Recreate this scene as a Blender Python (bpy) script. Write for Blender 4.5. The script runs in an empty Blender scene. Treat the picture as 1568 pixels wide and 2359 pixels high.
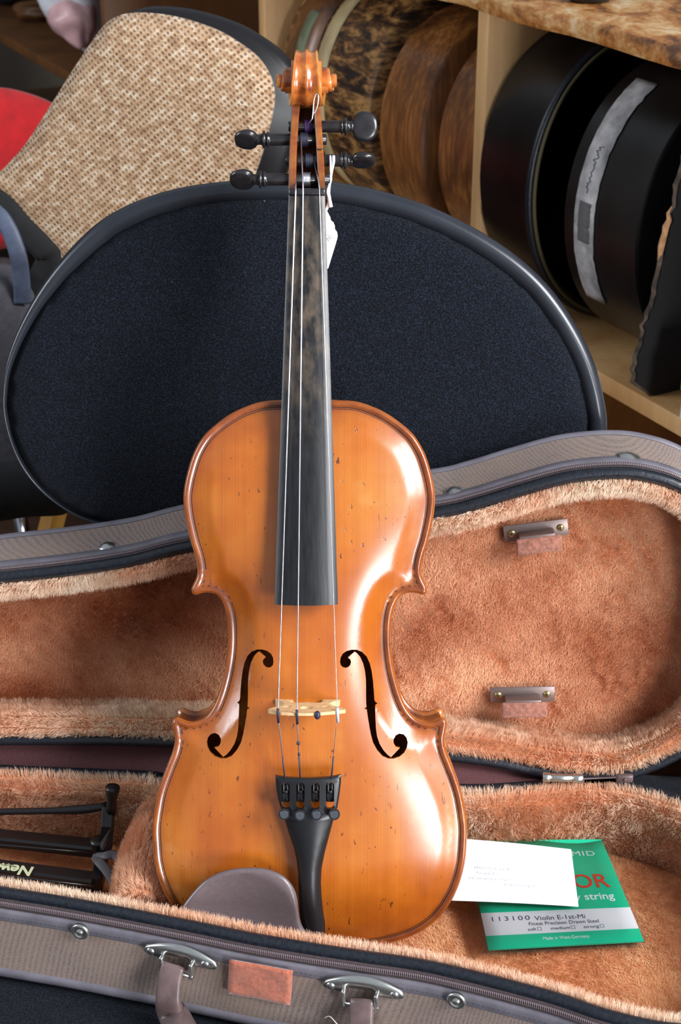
import bpy, bmesh, math, random
import numpy as np
from mathutils import Vector, Matrix
from mathutils.geometry import delaunay_2d_cdt

# ------------------------------------------------------------------ camera, world, lights, exposure
SEAT = 0.46                       # height of the chair seat that carries the case
FPX = 3600.0                      # focal length for a 2359 px tall frame
PITCH = math.radians(27)
CAM = np.array([0, 0, SEAT + 0.7745])
FWD = np.array([0, math.cos(PITCH), -math.sin(PITCH)])
UPV = np.array([0, math.sin(PITCH), math.cos(PITCH)])
RGT = np.array([1.0, 0, 0])
scn = bpy.context.scene
COL = scn.collection
cd = bpy.data.cameras.new('camera')
cam = bpy.data.objects.new('camera', cd); COL.objects.link(cam)
cam.location = CAM
cam.rotation_euler = (math.pi / 2 - PITCH, 0, 0)
cd.sensor_fit = 'VERTICAL'; cd.sensor_height = 23.6; cd.sensor_width = 23.6 * 1568 / 2359
cd.lens = 23.6 * FPX / 2359
cd.clip_start = 0.05; cd.clip_end = 50
cd.dof.use_dof = True; cd.dof.focus_distance = 1.03; cd.dof.aperture_fstop = 11.0
scn.camera = cam

world = bpy.data.worlds.new('world'); scn.world = world; world.use_nodes = True
bg = world.node_tree.nodes['Background']
bg.inputs[0].default_value = (0.80, 0.88, 1.0, 1); bg.inputs[1].default_value = 0.38

def area(name, loc, target, size, size_y, power, col):
    l = bpy.data.lights.new(name, 'AREA'); l.shape = 'RECTANGLE'; l.size = size; l.size_y = size_y
    l.energy = power; l.color = col
    o = bpy.data.objects.new(name, l); COL.objects.link(o); o.location = loc
    d = Vector(target) - Vector(loc); o.rotation_euler = d.to_track_quat('-Z', 'Y').to_euler()
    return o
area('window_daylight', (1.30, -1.05, 0.68), (0.0, 0.9, 0.75), 0.50, 0.80, 34, (0.95, 0.97, 1.0))
area('window_daylight_high', (2.15, -0.30, 2.10), (0.1, 0.9, 0.6), 1.4, 1.2, 145, (0.95, 0.97, 1.0))
area('fill_left', (-2.3, 0.75, 1.55), (0.2, 1.2, 0.8), 0.8, 1.2, 34, (0.85, 0.92, 1.0))  # added unseen fill from the left, turned up to brighten the shelf fronts

scn.view_settings.view_transform = 'Standard'
scn.view_settings.look = 'None'
scn.view_settings.exposure = 0.18
scn.view_settings.gamma = 1.0
scn.view_settings.use_curve_mapping = False

rng = np.random.default_rng(7)
random.seed(7)

# ------------------------------------------------------------------ projection helpers (used to take real positions off known planes)
def ray(x, y):
    return FWD + RGT * (x - 784) / FPX + UPV * (1180 - y) / FPX
def on_plane(x, y, p, n):
    r = ray(x, y); n = np.array(n, float); p = np.array(p, float)
    return CAM + r * (((p - CAM) @ n) / (r @ n))
def on_z(x, y, z):
    return on_plane(x, y, (0, 0, SEAT + z), (0, 0, 1))

# ------------------------------------------------------------------ materials
def lin(c):
    c = c / 255.0
    return c / 12.92 if c <= 0.04045 else ((c + 0.055) / 1.055) ** 2.4
def rgb(r, g, b): return (lin(r), lin(g), lin(b), 1.0)

class NT:
    def __init__(s, name):
        s.m = bpy.data.materials.new(name); s.m.use_nodes = True
        s.t = s.m.node_tree; s.n = s.t.nodes; s.l = s.t.links
        s.b = s.n['Principled BSDF']; s.tc = s.n.new('ShaderNodeTexCoord')
    def link(s, a, b): s.l.new(a, b)
    def coord(s, scale=(1, 1, 1), rot=(0, 0, 0), kind='Object'):
        mp = s.n.new('ShaderNodeMapping'); mp.inputs['Scale'].default_value = scale
        mp.inputs['Rotation'].default_value = rot
        s.link(s.tc.outputs[kind], mp.inputs[0]); return mp.outputs[0]
    def noise(s, vec, scale, detail=4, rough=.55, dist=0.0):
        n = s.n.new('ShaderNodeTexNoise'); n.inputs['Scale'].default_value = scale
        n.inputs['Detail'].default_value = detail; n.inputs['Roughness'].default_value = rough
        n.inputs['Distortion'].default_value = dist
        s.link(vec, n.inputs['Vector']); return n.outputs[0]
    def vor(s, vec, scale, feature='F1', rnd=1.0):
        n = s.n.new('ShaderNodeTexVoronoi'); n.feature = feature; n.inputs['Scale'].default_value = scale
        n.inputs['Randomness'].default_value = rnd
        s.link(vec, n.inputs['Vector']); return n.outputs[0]
    def wave(s, vec, scale, dist=0, axis='X', detail=1, ds=1.0):
        n = s.n.new('ShaderNodeTexWave'); n.bands_direction = axis
        n.inputs['Scale'].default_value = scale; n.inputs['Distortion'].default_value = dist
        n.inputs['Detail'].default_value = detail; n.inputs['Detail Scale'].default_value = ds
        s.link(vec, n.inputs['Vector']); return n.outputs[1]
    def ramp(s, fac, stops):
        n = s.n.new('ShaderNodeValToRGB'); cr = n.color_ramp
        while len(cr.elements) < len(stops): cr.elements.new(0.5)
        for e, (p, c) in zip(cr.elements, stops):
            e.position = p; e.color = c if not isinstance(c, (int, float)) else (c, c, c, 1)
        s.link(fac, n.inputs[0]); return n.outputs[0]
    def mix(s, fac, a, b, mode='MIX'):
        n = s.n.new('ShaderNodeMix'); n.data_type = 'RGBA'; n.blend_type = mode
        for k, v in ((0, fac), (6, a), (7, b)):
            if hasattr(v, 'is_output'): s.link(v, n.inputs[k])
            else: n.inputs[k].default_value = v
        return n.outputs[2]
    def math(s, op, a, b=0.0):
        n = s.n.new('ShaderNodeMath'); n.operation = op
        for k, v in ((0, a), (1, b)):
            if hasattr(v, 'is_output'): s.link(v, n.inputs[k])
            else: n.inputs[k].default_value = v
        return n.outputs[0]
    def bump(s, h, strength=.3, dist=.001):
        n = s.n.new('ShaderNodeBump'); n.inputs['Strength'].default_value = strength
        n.inputs['Distance'].default_value = dist
        s.link(h, n.inputs['Height']); s.link(n.outputs[0], s.b.inputs['Normal']); return n.outputs[0]
    def base(s, c, rough=.5, metal=0, coat=0, coat_rough=.05, spec=.5, sheen=0):
        i = s.b.inputs
        if hasattr(c, 'is_output'): s.link(c, i['Base Color'])
        else: i['Base Color'].default_value = c
        if hasattr(rough, 'is_output'): s.link(rough, i['Roughness'])
        else: i['Roughness'].default_value = rough
        i['Metallic'].default_value = metal; i['Coat Weight'].default_value = coat
        i['Coat Roughness'].default_value = coat_rough; i['Specular IOR Level'].default_value = spec
        i['Sheen Weight'].default_value = sheen; i['Sheen Roughness'].default_value = .5
        return s

def plain(name, c, rough=.5, metal=0, coat=0, spec=.5, nscale=0, amt=.15, bump=0, sheen=0, coat_rough=.05):
    t = NT(name)
    if nscale:
        f = t.noise(t.coord(), nscale, 5)
        d = tuple(x * (1 - amt * 2) for x in c[:3]) + (1,)
        u = tuple(min(1, x * (1 + amt * 2)) for x in c[:3]) + (1,)
        t.base(t.ramp(f, [(.3, d), (.7, u)]), rough, metal, coat, coat_rough, spec, sheen)
        if bump: t.bump(f, bump, .0006)
    else: t.base(c, rough, metal, coat, coat_rough, spec, sheen)
    return t.m

M = {}
# spruce top: golden varnish, fine vertical grain, worn lighter patches, small dark dings
def mat_spruce():
    t = NT('spruce_varnish'); co = t.coord()
    big = t.noise(co, 9, 4, .6)
    c0 = t.ramp(big, [(.30, rgb(164, 80, 20)), (.48, rgb(190, 103, 26)), (.60, rgb(200, 118, 38)), (.72, rgb(222, 158, 84))])
    gr = t.wave(t.coord((1, .012, 0)), 330, 2.2, 'X', 2, 1.2)
    gm = t.ramp(gr, [(.0, rgb(150, 92, 50)), (.45, (1, 1, 1, 1))])
    g2 = t.noise(t.coord((1, .01, 0)), 110, 3)
    fac = t.math('MULTIPLY', t.ramp(g2, [(.35, .25), (.65, .85)]), 1.0)
    c1 = t.mix(fac, c0, gm, 'MULTIPLY')
    # dings: elongated specks
    dn = t.noise(t.coord((1, .38, 1), (0, 0, .25)), 400, 2, .5, .5)
    dm = t.noise(co, 38, 2)
    dd = t.math('MULTIPLY', t.ramp(dn, [(.68, 0.), (.70, 1.)]), t.ramp(dm, [(.44, 0.), (.54, 1.)]))
    c2 = t.mix(t.math('MULTIPLY', dd, .8), c1, rgb(70, 32, 12))
    # dirt in the channel along the edges
    at = t.n.new('ShaderNodeAttribute'); at.attribute_name = 'wear'
    wn = t.math('MULTIPLY', at.outputs['Fac'], t.ramp(t.noise(co, 60, 4), [(.3, .45), (.6, 1.)]))
    c3 = t.mix(wn, c2, rgb(112, 50, 18))
    red = t.noise(t.coord((1, .5, 1)), 14, 3)
    c3 = t.mix(t.ramp(red, [(.48, 0.), (.68, .5)]), c3, rgb(150, 66, 20))
    t.base(c3, t.ramp(t.noise(co, 45, 5), [(.3, .24), (.7, .36)]), 0, .85, .20, .5)
    h = t.math('ADD', t.math('MULTIPLY', gr, .15), t.math('MULTIPLY', dd, -2.0))
    t.bump(h, .35, .0002)
    return t.m
M['spruce'] = mat_spruce()
def mat_edge():
    t = NT('varnished_maple'); co = t.coord()
    f = t.noise(co, 60, 5, .65)
    c = t.ramp(f, [(.28, rgb(84, 38, 16)), (.47, rgb(160, 84, 32)), (.7, rgb(206, 132, 62))])
    t.base(c, .3, 0, .8, .15); t.bump(f, .25, .0005); return t.m
M['maple'] = mat_edge()
def mat_scroll():
    t = NT('scroll_maple'); co = t.coord()
    f = t.noise(co, 75, 5, .6)
    c = t.ramp(f, [(.30, rgb(92, 38, 12)), (.46, rgb(170, 86, 30)), (.68, rgb(210, 132, 56))])
    geo = t.n.new('ShaderNodeNewGeometry')          # groove dirt that also paints shade in for carved depth
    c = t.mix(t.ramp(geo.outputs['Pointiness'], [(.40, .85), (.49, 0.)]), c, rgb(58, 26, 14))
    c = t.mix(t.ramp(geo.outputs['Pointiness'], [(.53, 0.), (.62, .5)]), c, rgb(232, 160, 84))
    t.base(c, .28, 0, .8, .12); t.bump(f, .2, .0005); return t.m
M['scroll'] = mat_scroll()
M['purfle'] = plain('purfling_black', rgb(46, 24, 12), .5)
M['fedge'] = plain('f_hole_edge', rgb(190, 120, 60), .6)
M['inside'] = plain('inside_wood', rgb(70, 45, 25), .9)
def mat_ebony():
    t = NT('ebony_fingerboard'); co = t.coord()
    g = t.noise(t.coord((1, .03, 1)), 420, 4, .6)
    w = t.noise(t.coord((1, .45, 1)), 120, 4, .6)
    sep = t.n.new('ShaderNodeSeparateXYZ'); t.link(t.tc.outputs['Object'], sep.inputs[0])
    up = t.ramp(t.math('MULTIPLY', sep.outputs[1], 1.0), [(.33, 0.), (.42, 1.)])
    c = t.ramp(g, [(.3, rgb(16, 16, 18)), (.7, rgb(34, 34, 37))])
    c = t.mix(t.math('MULTIPLY', t.ramp(w, [(.42, 0.), (.70, .65)]), up), c, rgb(112, 96, 80))
    t.base(c, .36, 0, .12, .24, .36); t.bump(g, .25, .0003); return t.m
M['ebony'] = mat_ebony()
M['peg'] = plain('peg_ebony', rgb(34, 32, 34), .28, coat=.3, nscale=150, amt=.2, coat_rough=.2)
M['tail'] = plain('tailpiece_black', rgb(20, 22, 25), .34, spec=.6)
M['tuner'] = plain('tuner_black_metal', rgb(30, 32, 36), .25, spec=.8)
M['tunertop'] = plain('tuner_screw_top', rgb(78, 82, 88), .35, metal=.4)
M['chinrest'] = plain('chinrest_matte', rgb(100, 88, 90), .30, nscale=400, amt=.04, spec=.45)
M['bridge'] = plain('bridge_maple', rgb(214, 176, 128), .6, nscale=260, amt=.10, bump=.2)
M['string'] = plain('string_steel', rgb(205, 205, 215), .3, metal=.9)
M['stringblack'] = plain('string_winding_dark', rgb(40, 40, 60), .5)
M['purple'] = plain('string_winding_purple', rgb(62, 34, 88), .6)
M['parchment'] = plain('clear_sleeve_on_string', rgb(190, 200, 225), .3)

def mat_canvas():
    t = NT('brown_canvas')
    h = t.vor(t.coord(), 1150, rnd=.35)
    n = t.noise(t.coord(), 25, 4)
    c = t.ramp(h, [(.1, rgb(152, 136, 128)), (.75, rgb(88, 72, 68))])
    c = t.mix(t.ramp(n, [(.35, 0.), (.7, .35)]), c, rgb(142, 118, 98))
    t.base(c, .8, sheen=.1); t.bump(h, -.4, .0004); return t.m
M['canvas'] = mat_canvas()
M['vinyl'] = plain('grey_vinyl', rgb(104, 100, 108), .42, nscale=60, amt=.10, bump=.2)
M['piping'] = plain('black_piping', rgb(24, 28, 36), .36, nscale=400, amt=.25, bump=.4)
M['ziptape'] = plain('zip_tape', rgb(66, 54, 56), .85, nscale=600, amt=.15)
M['teeth'] = plain('zip_teeth', rgb(118, 104, 108), .35, spec=.6)
def mat_plush_base():
    t = NT('plush_backing'); f = t.noise(t.coord(), 30, 5)
    t.base(t.ramp(f, [(.3, rgb(186, 112, 72)), (.7, rgb(224, 160, 118))]), .95); return t.m
M['plushbase'] = mat_plush_base()
def mat_fur():
    t = NT('plush_pile')
    a = t.n.new('ShaderNodeAttribute'); a.attribute_name = 'tint'
    t.base(a.outputs['Color'], .75, 0, 0, 0, .25); return t.m
M['fur'] = mat_fur()
def mat_maroon():
    t = NT('maroon_hinge_cloth')
    h = t.vor(t.coord(), 1250, rnd=.35)
    t.base(t.ramp(h, [(.1, rgb(112, 66, 68)), (.75, rgb(66, 34, 36))]), .85); t.bump(h, .5, .0005); return t.m
M['maroon'] = mat_maroon()
M['metal'] = plain('nickel_plate', rgb(205, 205, 200), .26, metal=.95, nscale=80, amt=.06)
M['screw'] = plain('screw_steel', rgb(170, 170, 172), .3, metal=.95)
M['brass'] = plain('screw_brass', rgb(176, 160, 110), .35, metal=.9)
M['clip'] = plain('clip_brown_metal', rgb(128, 112, 108), .35, metal=.6)
M['leather'] = plain('worn_leather', rgb(92, 75, 74), .36, nscale=70, amt=.2, bump=.6)
M['felt'] = plain('rust_felt', rgb(168, 94, 70), .95, nscale=350, amt=.12, bump=.9, sheen=.3)
M['feltbrown'] = plain('brown_felt', rgb(146, 96, 80), .95, nscale=350, amt=.2, bump=.9, sheen=.3)
M['cotton'] = plain('white_cotton', rgb(225, 215, 196), .9, nscale=500, amt=.12, bump=.6)
M['whitestring'] = plain('white_tag_string', rgb(235, 235, 240), .8)
M['paper'] = plain('white_paper', rgb(244, 245, 246), .8)
M['ink'] = plain('grey_ink', rgb(190, 198, 210), .8)
M['inkdark'] = plain('blue_black_ink', rgb(70, 72, 100), .8)
M['green'] = plain('green_print', rgb(8, 196, 152), .45, coat=.4)
M['packwhite'] = plain('pack_white', rgb(236, 236, 238), .5, coat=.3)
M['red'] = plain('red_print', rgb(222, 72, 48), .5)
M['white'] = plain('white_print', rgb(240, 248, 246), .5)
def mat_sleeve():
    t = NT('clear_plastic'); t.base((1, 1, 1, 1), .12)
    tr = t.n.new('ShaderNodeBsdfTransparent'); gl = t.n.new('ShaderNodeBsdfGlossy'); gl.inputs['Roughness'].default_value = .15
    fr = t.n.new('ShaderNodeFresnel'); fr.inputs[0].default_value = 1.35
    mx = t.n.new('ShaderNodeMixShader'); t.link(fr.outputs[0], mx.inputs[0]); t.link(tr.outputs[0], mx.inputs[1]); t.link(gl.outputs[0], mx.inputs[2])
    t.link(mx.outputs[0], t.n['Material Output'].inputs[0]); return t.m
M['sleeve'] = mat_sleeve()
M['blackplastic'] = plain('black_plastic', rgb(22, 20, 22), .35)
M['rubber'] = plain('grey_rubber', rgb(84, 82, 86), .55)
M['cream'] = plain('cream_print', rgb(196, 200, 160), .6)
def mat_navy():
    t = NT('navy_upholstery')
    v = t.noise(t.coord(), 760, 3, .7)
    v2 = t.vor(t.coord(), 1100)
    h = t.math('ADD', v, t.math('MULTIPLY', v2, .5))
    c = t.ramp(h, [(.66, rgb(3, 4, 6)), (1.05, rgb(30, 37, 52))])
    l = t.noise(t.coord(), 260, 2, .4)
    c = t.mix(t.ramp(l, [(.80, 0.), (.84, .6)]), c, rgb(140, 145, 160))
    t.base(c, .9, spec=.15, sheen=.03); t.bump(h, .9, .0012); return t.m
M['navy'] = mat_navy()
M['chairplastic'] = plain('black_chair_plastic', rgb(40, 43, 50), .27, nscale=30, amt=.08)
M['chrome'] = plain('chrome', rgb(200, 205, 215), .12, metal=1)
def mat_tweed():
    t = NT('tweed_knit'); co = t.coord((1, 1, 1), (0, math.radians(-20), 0))
    sep = t.n.new('ShaderNodeSeparateXYZ'); t.link(co, sep.inputs[0])
    P = 2 * math.pi / .0068
    a = t.math('SINE', t.math('MULTIPLY', t.math('ADD', sep.outputs[0], t.math('MULTIPLY', sep.outputs[2], .5)), P))
    b = t.math('SINE', t.math('MULTIPLY', t.math('SUBTRACT', sep.outputs[2], t.math('MULTIPLY', sep.outputs[0], .12)), P * 1.15))
    h = t.math('MULTIPLY', a, b)
    nz = t.noise(t.coord((1, 1, 1.5), (0, math.radians(-20), 0)), 120, 3, .6)
    yarn = t.ramp(nz, [(.28, rgb(138, 104, 74)), (.5, rgb(180, 146, 112)), (.74, rgb(214, 196, 172))])
    gap = t.ramp(h, [(.16, 0.), (.50, 1.)])
    c = t.mix(t.math('MULTIPLY', gap, t.ramp(t.noise(t.coord(), 60, 3), [(.3, .45), (.7, .9)])), yarn, rgb(74, 48, 36))
    t.base(c, .95, sheen=.1); t.bump(t.math('MULTIPLY', gap, -1), .6, .002); return t.m
M['tweed'] = mat_tweed()
M['redfab'] = plain('red_upholstery', rgb(178, 16, 22), .9, nscale=60, amt=.08, sheen=.1)
def mat_ply(name, dark, light, edge=False, scale=12):
    t = NT(name); f = t.noise(t.coord((1, 1, .25)), scale, 5, .6, .6)
    g = t.noise(t.coord((1, 1, .06)), scale * 12, 3)
    c = t.ramp(f, [(.3, dark), (.7, light)])
    c = t.mix(t.ramp(g, [(.4, .25), (.7, 0.)]), c, dark)
    t.base(c, .55, 0, .1, .3); t.bump(g, .3, .001); return t.m
M['ply'] = mat_ply('shelf_plywood', rgb(178, 130, 78), rgb(222, 178, 122))
M['plydark'] = mat_ply('shelf_brown_board', rgb(92, 56, 26), rgb(126, 80, 40))
def mat_worn():
    t = NT('worn_board'); f = t.noise(t.coord((1, .55, 1)), 30, 8, .75, .25)
    c = t.ramp(f, [(.36, rgb(92, 54, 26)), (.47, rgb(176, 112, 52)), (.56, rgb(206, 160, 104)), (.68, rgb(232, 208, 172))])
    t.base(c, .4, 0, .3, .3); t.bump(f, .5, .003); return t.m
M['worn'] = mat_worn()
def mat_casewood():
    t = NT('old_stained_wood'); f = t.noise(t.coord((1, 1, .5)), 14, 5, .6, .5)
    g = t.noise(t.coord((5, 5, .5)), 40, 3)
    c = t.ramp(f, [(.34, rgb(60, 32, 14)), (.52, rgb(140, 86, 40)), (.76, rgb(168, 110, 56))])
    c = t.mix(t.ramp(g, [(.45, .55), (.65, 0.)]), c, rgb(58, 32, 14))
    t.base(c, .4, 0, .3, .25); t.bump(g, .2, .001); return t.m
M['casewood'] = mat_casewood()
def mat_mottle():
    t = NT('peeling_brown_finish'); f = t.noise(t.coord((.7, .7, 2.6)), 34, 7, .7, .3)
    c = t.ramp(f, [(.42, rgb(30, 20, 12)), (.50, rgb(96, 62, 30)), (.60, rgb(170, 126, 72))])
    t.base(c, .5, 0, .2, .3); t.bump(f, .4, .002); return t.m
M['mottle'] = mat_mottle()
M['palestrip'] = plain('pale_tape', rgb(186, 164, 120), .6, nscale=30, amt=.12)
M['greentape'] = plain('greenish_patch', rgb(104, 112, 84), .6, nscale=40, amt=.2)
M['blackcase'] = plain('scuffed_black_case', rgb(17, 15, 14), .34, nscale=20, amt=.3, bump=.15)
M['greentrim'] = plain('dull_green_trim', rgb(96, 88, 58), .6)
M['maskingtape'] = plain('grey_masking_tape', rgb(164, 160, 160), .75, nscale=45, amt=.26)
M['pencil'] = plain('pencil_mark', rgb(90, 88, 88), .8)
M['blackboard'] = plain('black_sheet', rgb(14, 12, 12), .85, nscale=30, amt=.2)
M['torn'] = plain('torn_fibre', rgb(74, 62, 52), .9, nscale=80, amt=.5, bump=.9)
M['tornpale'] = plain('bare_fibre', rgb(184, 138, 96), .9, nscale=120, amt=.2, bump=.5)
M['bag'] = plain('white_plastic_bag', rgb(226, 226, 232), .3, nscale=14, amt=.12, bump=.8)
M['pinkbag'] = plain('pink_contents', rgb(222, 178, 178), .35, nscale=30, amt=.12, bump=.8)
M['greybag'] = plain('grey_bag_cloth', rgb(74, 72, 78), .8, nscale=200, amt=.12, bump=.3)
M['strap'] = plain('blue_grey_strap', rgb(78, 86, 106), .45, nscale=60, amt=.15)
M['blackcloth'] = plain('black_cloth', rgb(20, 20, 22), .85, nscale=120, amt=.2)
M['woodyellow'] = plain('yellow_wood', rgb(168, 122, 52), .5, nscale=40, amt=.1)
def mat_floor():
    t = NT('dark_wood_floor'); f = t.noise(t.coord((1, 6, 1)), 6, 5)
    t.base(t.ramp(f, [(.3, rgb(48, 28, 18)), (.7, rgb(82, 50, 32))]), .5); return t.m
M['floor'] = mat_floor()
M['wall'] = plain('dim_plaster', rgb(120, 110, 98), .9, nscale=3, amt=.05, bump=.1)

# ------------------------------------------------------------------ object helpers
def thing(name, label, cat, loc=(0, 0, 0), group=None, rot=None):
    o = bpy.data.objects.new(name, None); COL.objects.link(o)
    m = Matrix.Translation(Vector(loc))
    if rot is not None: m = m @ rot.to_4x4()
    o.matrix_world = m; o['_m'] = [list(r) for r in m]
    o['label'] = label; o['category'] = cat; o.empty_display_size = .05
    if group: o['group'] = group
    WM[o.name] = m
    return o
WM = {}
def attach(o, parent, world_space=True):
    """parent o; with world_space its mesh was built in world metres and keeps its place"""
    o.parent = parent
    m = WM[parent.name]
    if world_space: o.matrix_parent_inverse = m.inverted()
    WM[o.name] = Matrix.Identity(4) if world_space else m
def mesh_obj(name, verts, faces, mat, parent=None, ws=True, smooth=True, label=None, angle=None):
    me = bpy.data.meshes.new(name)
    me.from_pydata([tuple(map(float, v)) for v in verts], [], [tuple(map(int, f)) for f in faces])
    me.validate()
    bm0 = bmesh.new(); bm0.from_mesh(me)
    if bm0.edges and all(e.is_manifold for e in bm0.edges):
        bmesh.ops.recalc_face_normals(bm0, faces=bm0.faces[:]); bm0.to_mesh(me)
    bm0.free()
    me.materials.append(M[mat])
    if smooth: me.polygons.foreach_set('use_smooth', [True] * len(me.polygons))
    if angle: 
        try: me.set_sharp_from_angle(angle=math.radians(angle))
        except Exception: pass
    o = bpy.data.objects.new(name, me); COL.objects.link(o)
    if parent is not None: attach(o, parent, ws)
    else: WM[o.name] = Matrix.Identity(4)
    if label: o['label'] = label
    return o
def kind(o, k): o['kind'] = k; return o
def tag(o, label, cat, group=None):
    o['label'] = label; o['category'] = cat
    if group: o['group'] = group
    return o

class MB:
    def __init__(s): s.v = []; s.f = []
    def add(s, v, f):
        k = len(s.v); s.v += [tuple(map(float, q)) for q in v]; s.f += [tuple(i + k for i in q) for q in f]; return s
    def box(s, c, size, R=None, taper=1.0):
        c = np.array(c, float); hx, hy, hz = np.array(size) / 2
        vs = []
        for z in (-1, 1):
            for x, y in ((-1, -1), (1, -1), (1, 1), (-1, 1)):
                k = taper if z > 0 else 1
                p = np.array([x * hx * k, y * hy * k, z * hz])
                vs.append(c + (R @ p if R is not None else p))
        return s.add(vs, [(3, 2, 1, 0), (4, 5, 6, 7), (0, 1, 5, 4), (1, 2, 6, 5), (2, 3, 7, 6), (3, 0, 4, 7)])
    def bbox(s, c, size, b, R=None):
        """box with bevelled edges"""
        bm = bmesh.new(); bmesh.ops.create_cube(bm, size=1)
        for v in bm.verts: v.co = Vector((v.co.x * size[0], v.co.y * size[1], v.co.z * size[2]))
        bmesh.ops.bevel(bm, geom=bm.edges[:], offset=b, segments=2, affect='EDGES', profile=.5)
        bm.verts.index_update()
        vs = [np.array(v.co) for v in bm.verts]; fs = [[v.index for v in f.verts] for f in bm.faces]
        if R is not None: vs = [R @ v for v in vs]
        vs = [v + np.array(c, float) for v in vs]; bm.free()
        return s.add(vs, fs)
    def tube(s, path, r, seg=10, closed=False, flat=1.0, flat_dir=None, cap=True):
        P = np.array(path, float); n = len(P)
        r = np.full(n, r) if np.isscalar(r) else np.array(r, float)
        if closed: T = np.roll(P, -1, 0) - np.roll(P, 1, 0)
        else: T = np.gradient(P, axis=0)
        T /= np.linalg.norm(T, axis=1)[:, None] + 1e-12
        ref = np.array(flat_dir, float) if flat_dir is not None else None
        up = np.array([0, 0, 1.0]) if abs(T[0][2]) < .9 else np.array([1.0, 0, 0])
        N = np.cross(T[0], up); N /= np.linalg.norm(N)
        vs = []
        for i in range(n):
            if ref is not None:
                B = np.cross(T[i], ref); B /= np.linalg.norm(B) + 1e-12; Nn = np.cross(B, T[i])
            else:
                N = N - T[i] * (N @ T[i]); N /= np.linalg.norm(N) + 1e-12; Nn = N; B = np.cross(T[i], Nn)
            for k in range(seg):
                a = 2 * math.pi * k / seg
                vs.append(P[i] + r[i] * (math.cos(a) * Nn * flat + math.sin(a) * B))
        fs = []
        for i in range(n if closed else n - 1):
            j = (i + 1) % n
            for k in range(seg):
                k2 = (k + 1) % seg
                fs.append((i * seg + k, i * seg + k2, j * seg + k2, j * seg + k))
        if cap and not closed:
            fs.append(tuple(reversed(range(seg)))); fs.append(tuple((n - 1) * seg + k for k in range(seg)))
        return s.add(vs, fs)
    def lathe(s, c, axis, prof, seg=28):
        """prof: (distance along axis, radius) pairs"""
        c = np.array(c, float); a = np.array(axis, float); a /= np.linalg.norm(a)
        u = np.cross(a, [0, 0, 1.0] if abs(a[2]) < .9 else [1.0, 0, 0]); u /= np.linalg.norm(u); w = np.cross(a, u)
        vs = []; n = len(prof)
        for d, r in prof:
            r = max(r, 1e-5)
            for k in range(seg):
                t = 2 * math.pi * k / seg; vs.append(c + a * d + r * (math.cos(t) * u + math.sin(t) * w))
        fs = [(i * seg + k, i * seg + (k + 1) % seg, (i + 1) * seg + (k + 1) % seg, (i + 1) * seg + k) for i in range(n - 1) for k in range(seg)]
        fs.append(tuple(reversed(range(seg)))); fs.append(tuple((n - 1) * seg + k for k in range(seg)))
        return s.add(vs, fs)
    def obj(s, name, mat, parent=None, **k): return mesh_obj(name, s.v, s.f, mat, parent, **k)

def catmull(P, n, closed=True):
    P = np.array(P, float); m = len(P); out = []
    segs = m if closed else m - 1
    for i in range(segs):
        if closed: p0, p1, p2, p3 = P[(i - 1) % m], P[i], P[(i + 1) % m], P[(i + 2) % m]
        else: p0, p1, p2, p3 = P[max(i - 1, 0)], P[i], P[i + 1], P[min(i + 2, m - 1)]
        for t in np.linspace(0, 1, 12, endpoint=False):
            out.append(.5 * ((2 * p1) + (-p0 + p2) * t + (2 * p0 - 5 * p1 + 4 * p2 - p3) * t * t + (-p0 + 3 * p1 - 3 * p2 + p3) * t ** 3))
    if not closed: out.append(P[-1])
    return resample(np.array(out), n, closed)
def resample(P, n, closed=True):
    Q = np.vstack([P, P[:1]]) if closed else P
    L = np.concatenate([[0], np.cumsum(np.linalg.norm(np.diff(Q, axis=0), axis=1))])
    t = np.linspace(0, L[-1], n, endpoint=not closed)
    return np.stack([np.interp(t, L, Q[:, k]) for k in range(Q.shape[1])], 1)
def ccw(P):
    P = np.array(P); a = np.sum(P[:, 0] * np.roll(P[:, 1], -1) - np.roll(P[:, 0], -1) * P[:, 1])
    return P if a > 0 else P[::-1]
def out_normals(P):
    T = np.roll(P, -1, 0) - np.roll(P, 1, 0); T /= np.linalg.norm(T, axis=1)[:, None] + 1e-12
    return np.stack([T[:, 1], -T[:, 0]], 1)          # for a CCW polygon
def inside(pts, poly):
    x, y = pts[:, 0], pts[:, 1]; c = np.zeros(len(pts), bool); n = len(poly)
    for i in range(n):
        x1, y1 = poly[i]; x2, y2 = poly[(i + 1) % n]
        if y1 == y2: continue
        m = (y1 > y) != (y2 > y)
        c ^= m & (x < (x2 - x1) * (y - y1) / (y2 - y1) + x1)
    return c
def seg_dist(pts, poly, chunk=4000):
    A = poly; B = np.roll(poly, -1, 0); D = B - A; L2 = (D ** 2).sum(1) + 1e-18; out = []
    for i in range(0, len(pts), chunk):
        p = pts[i:i + chunk]
        t = np.clip(((p[:, None] - A[None]) * D[None]).sum(2) / L2, 0, 1)
        q = A[None] + t[..., None] * D[None]
        out.append(np.sqrt(((p[:, None] - q) ** 2).sum(2)).min(1))
    return np.concatenate(out)
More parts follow.
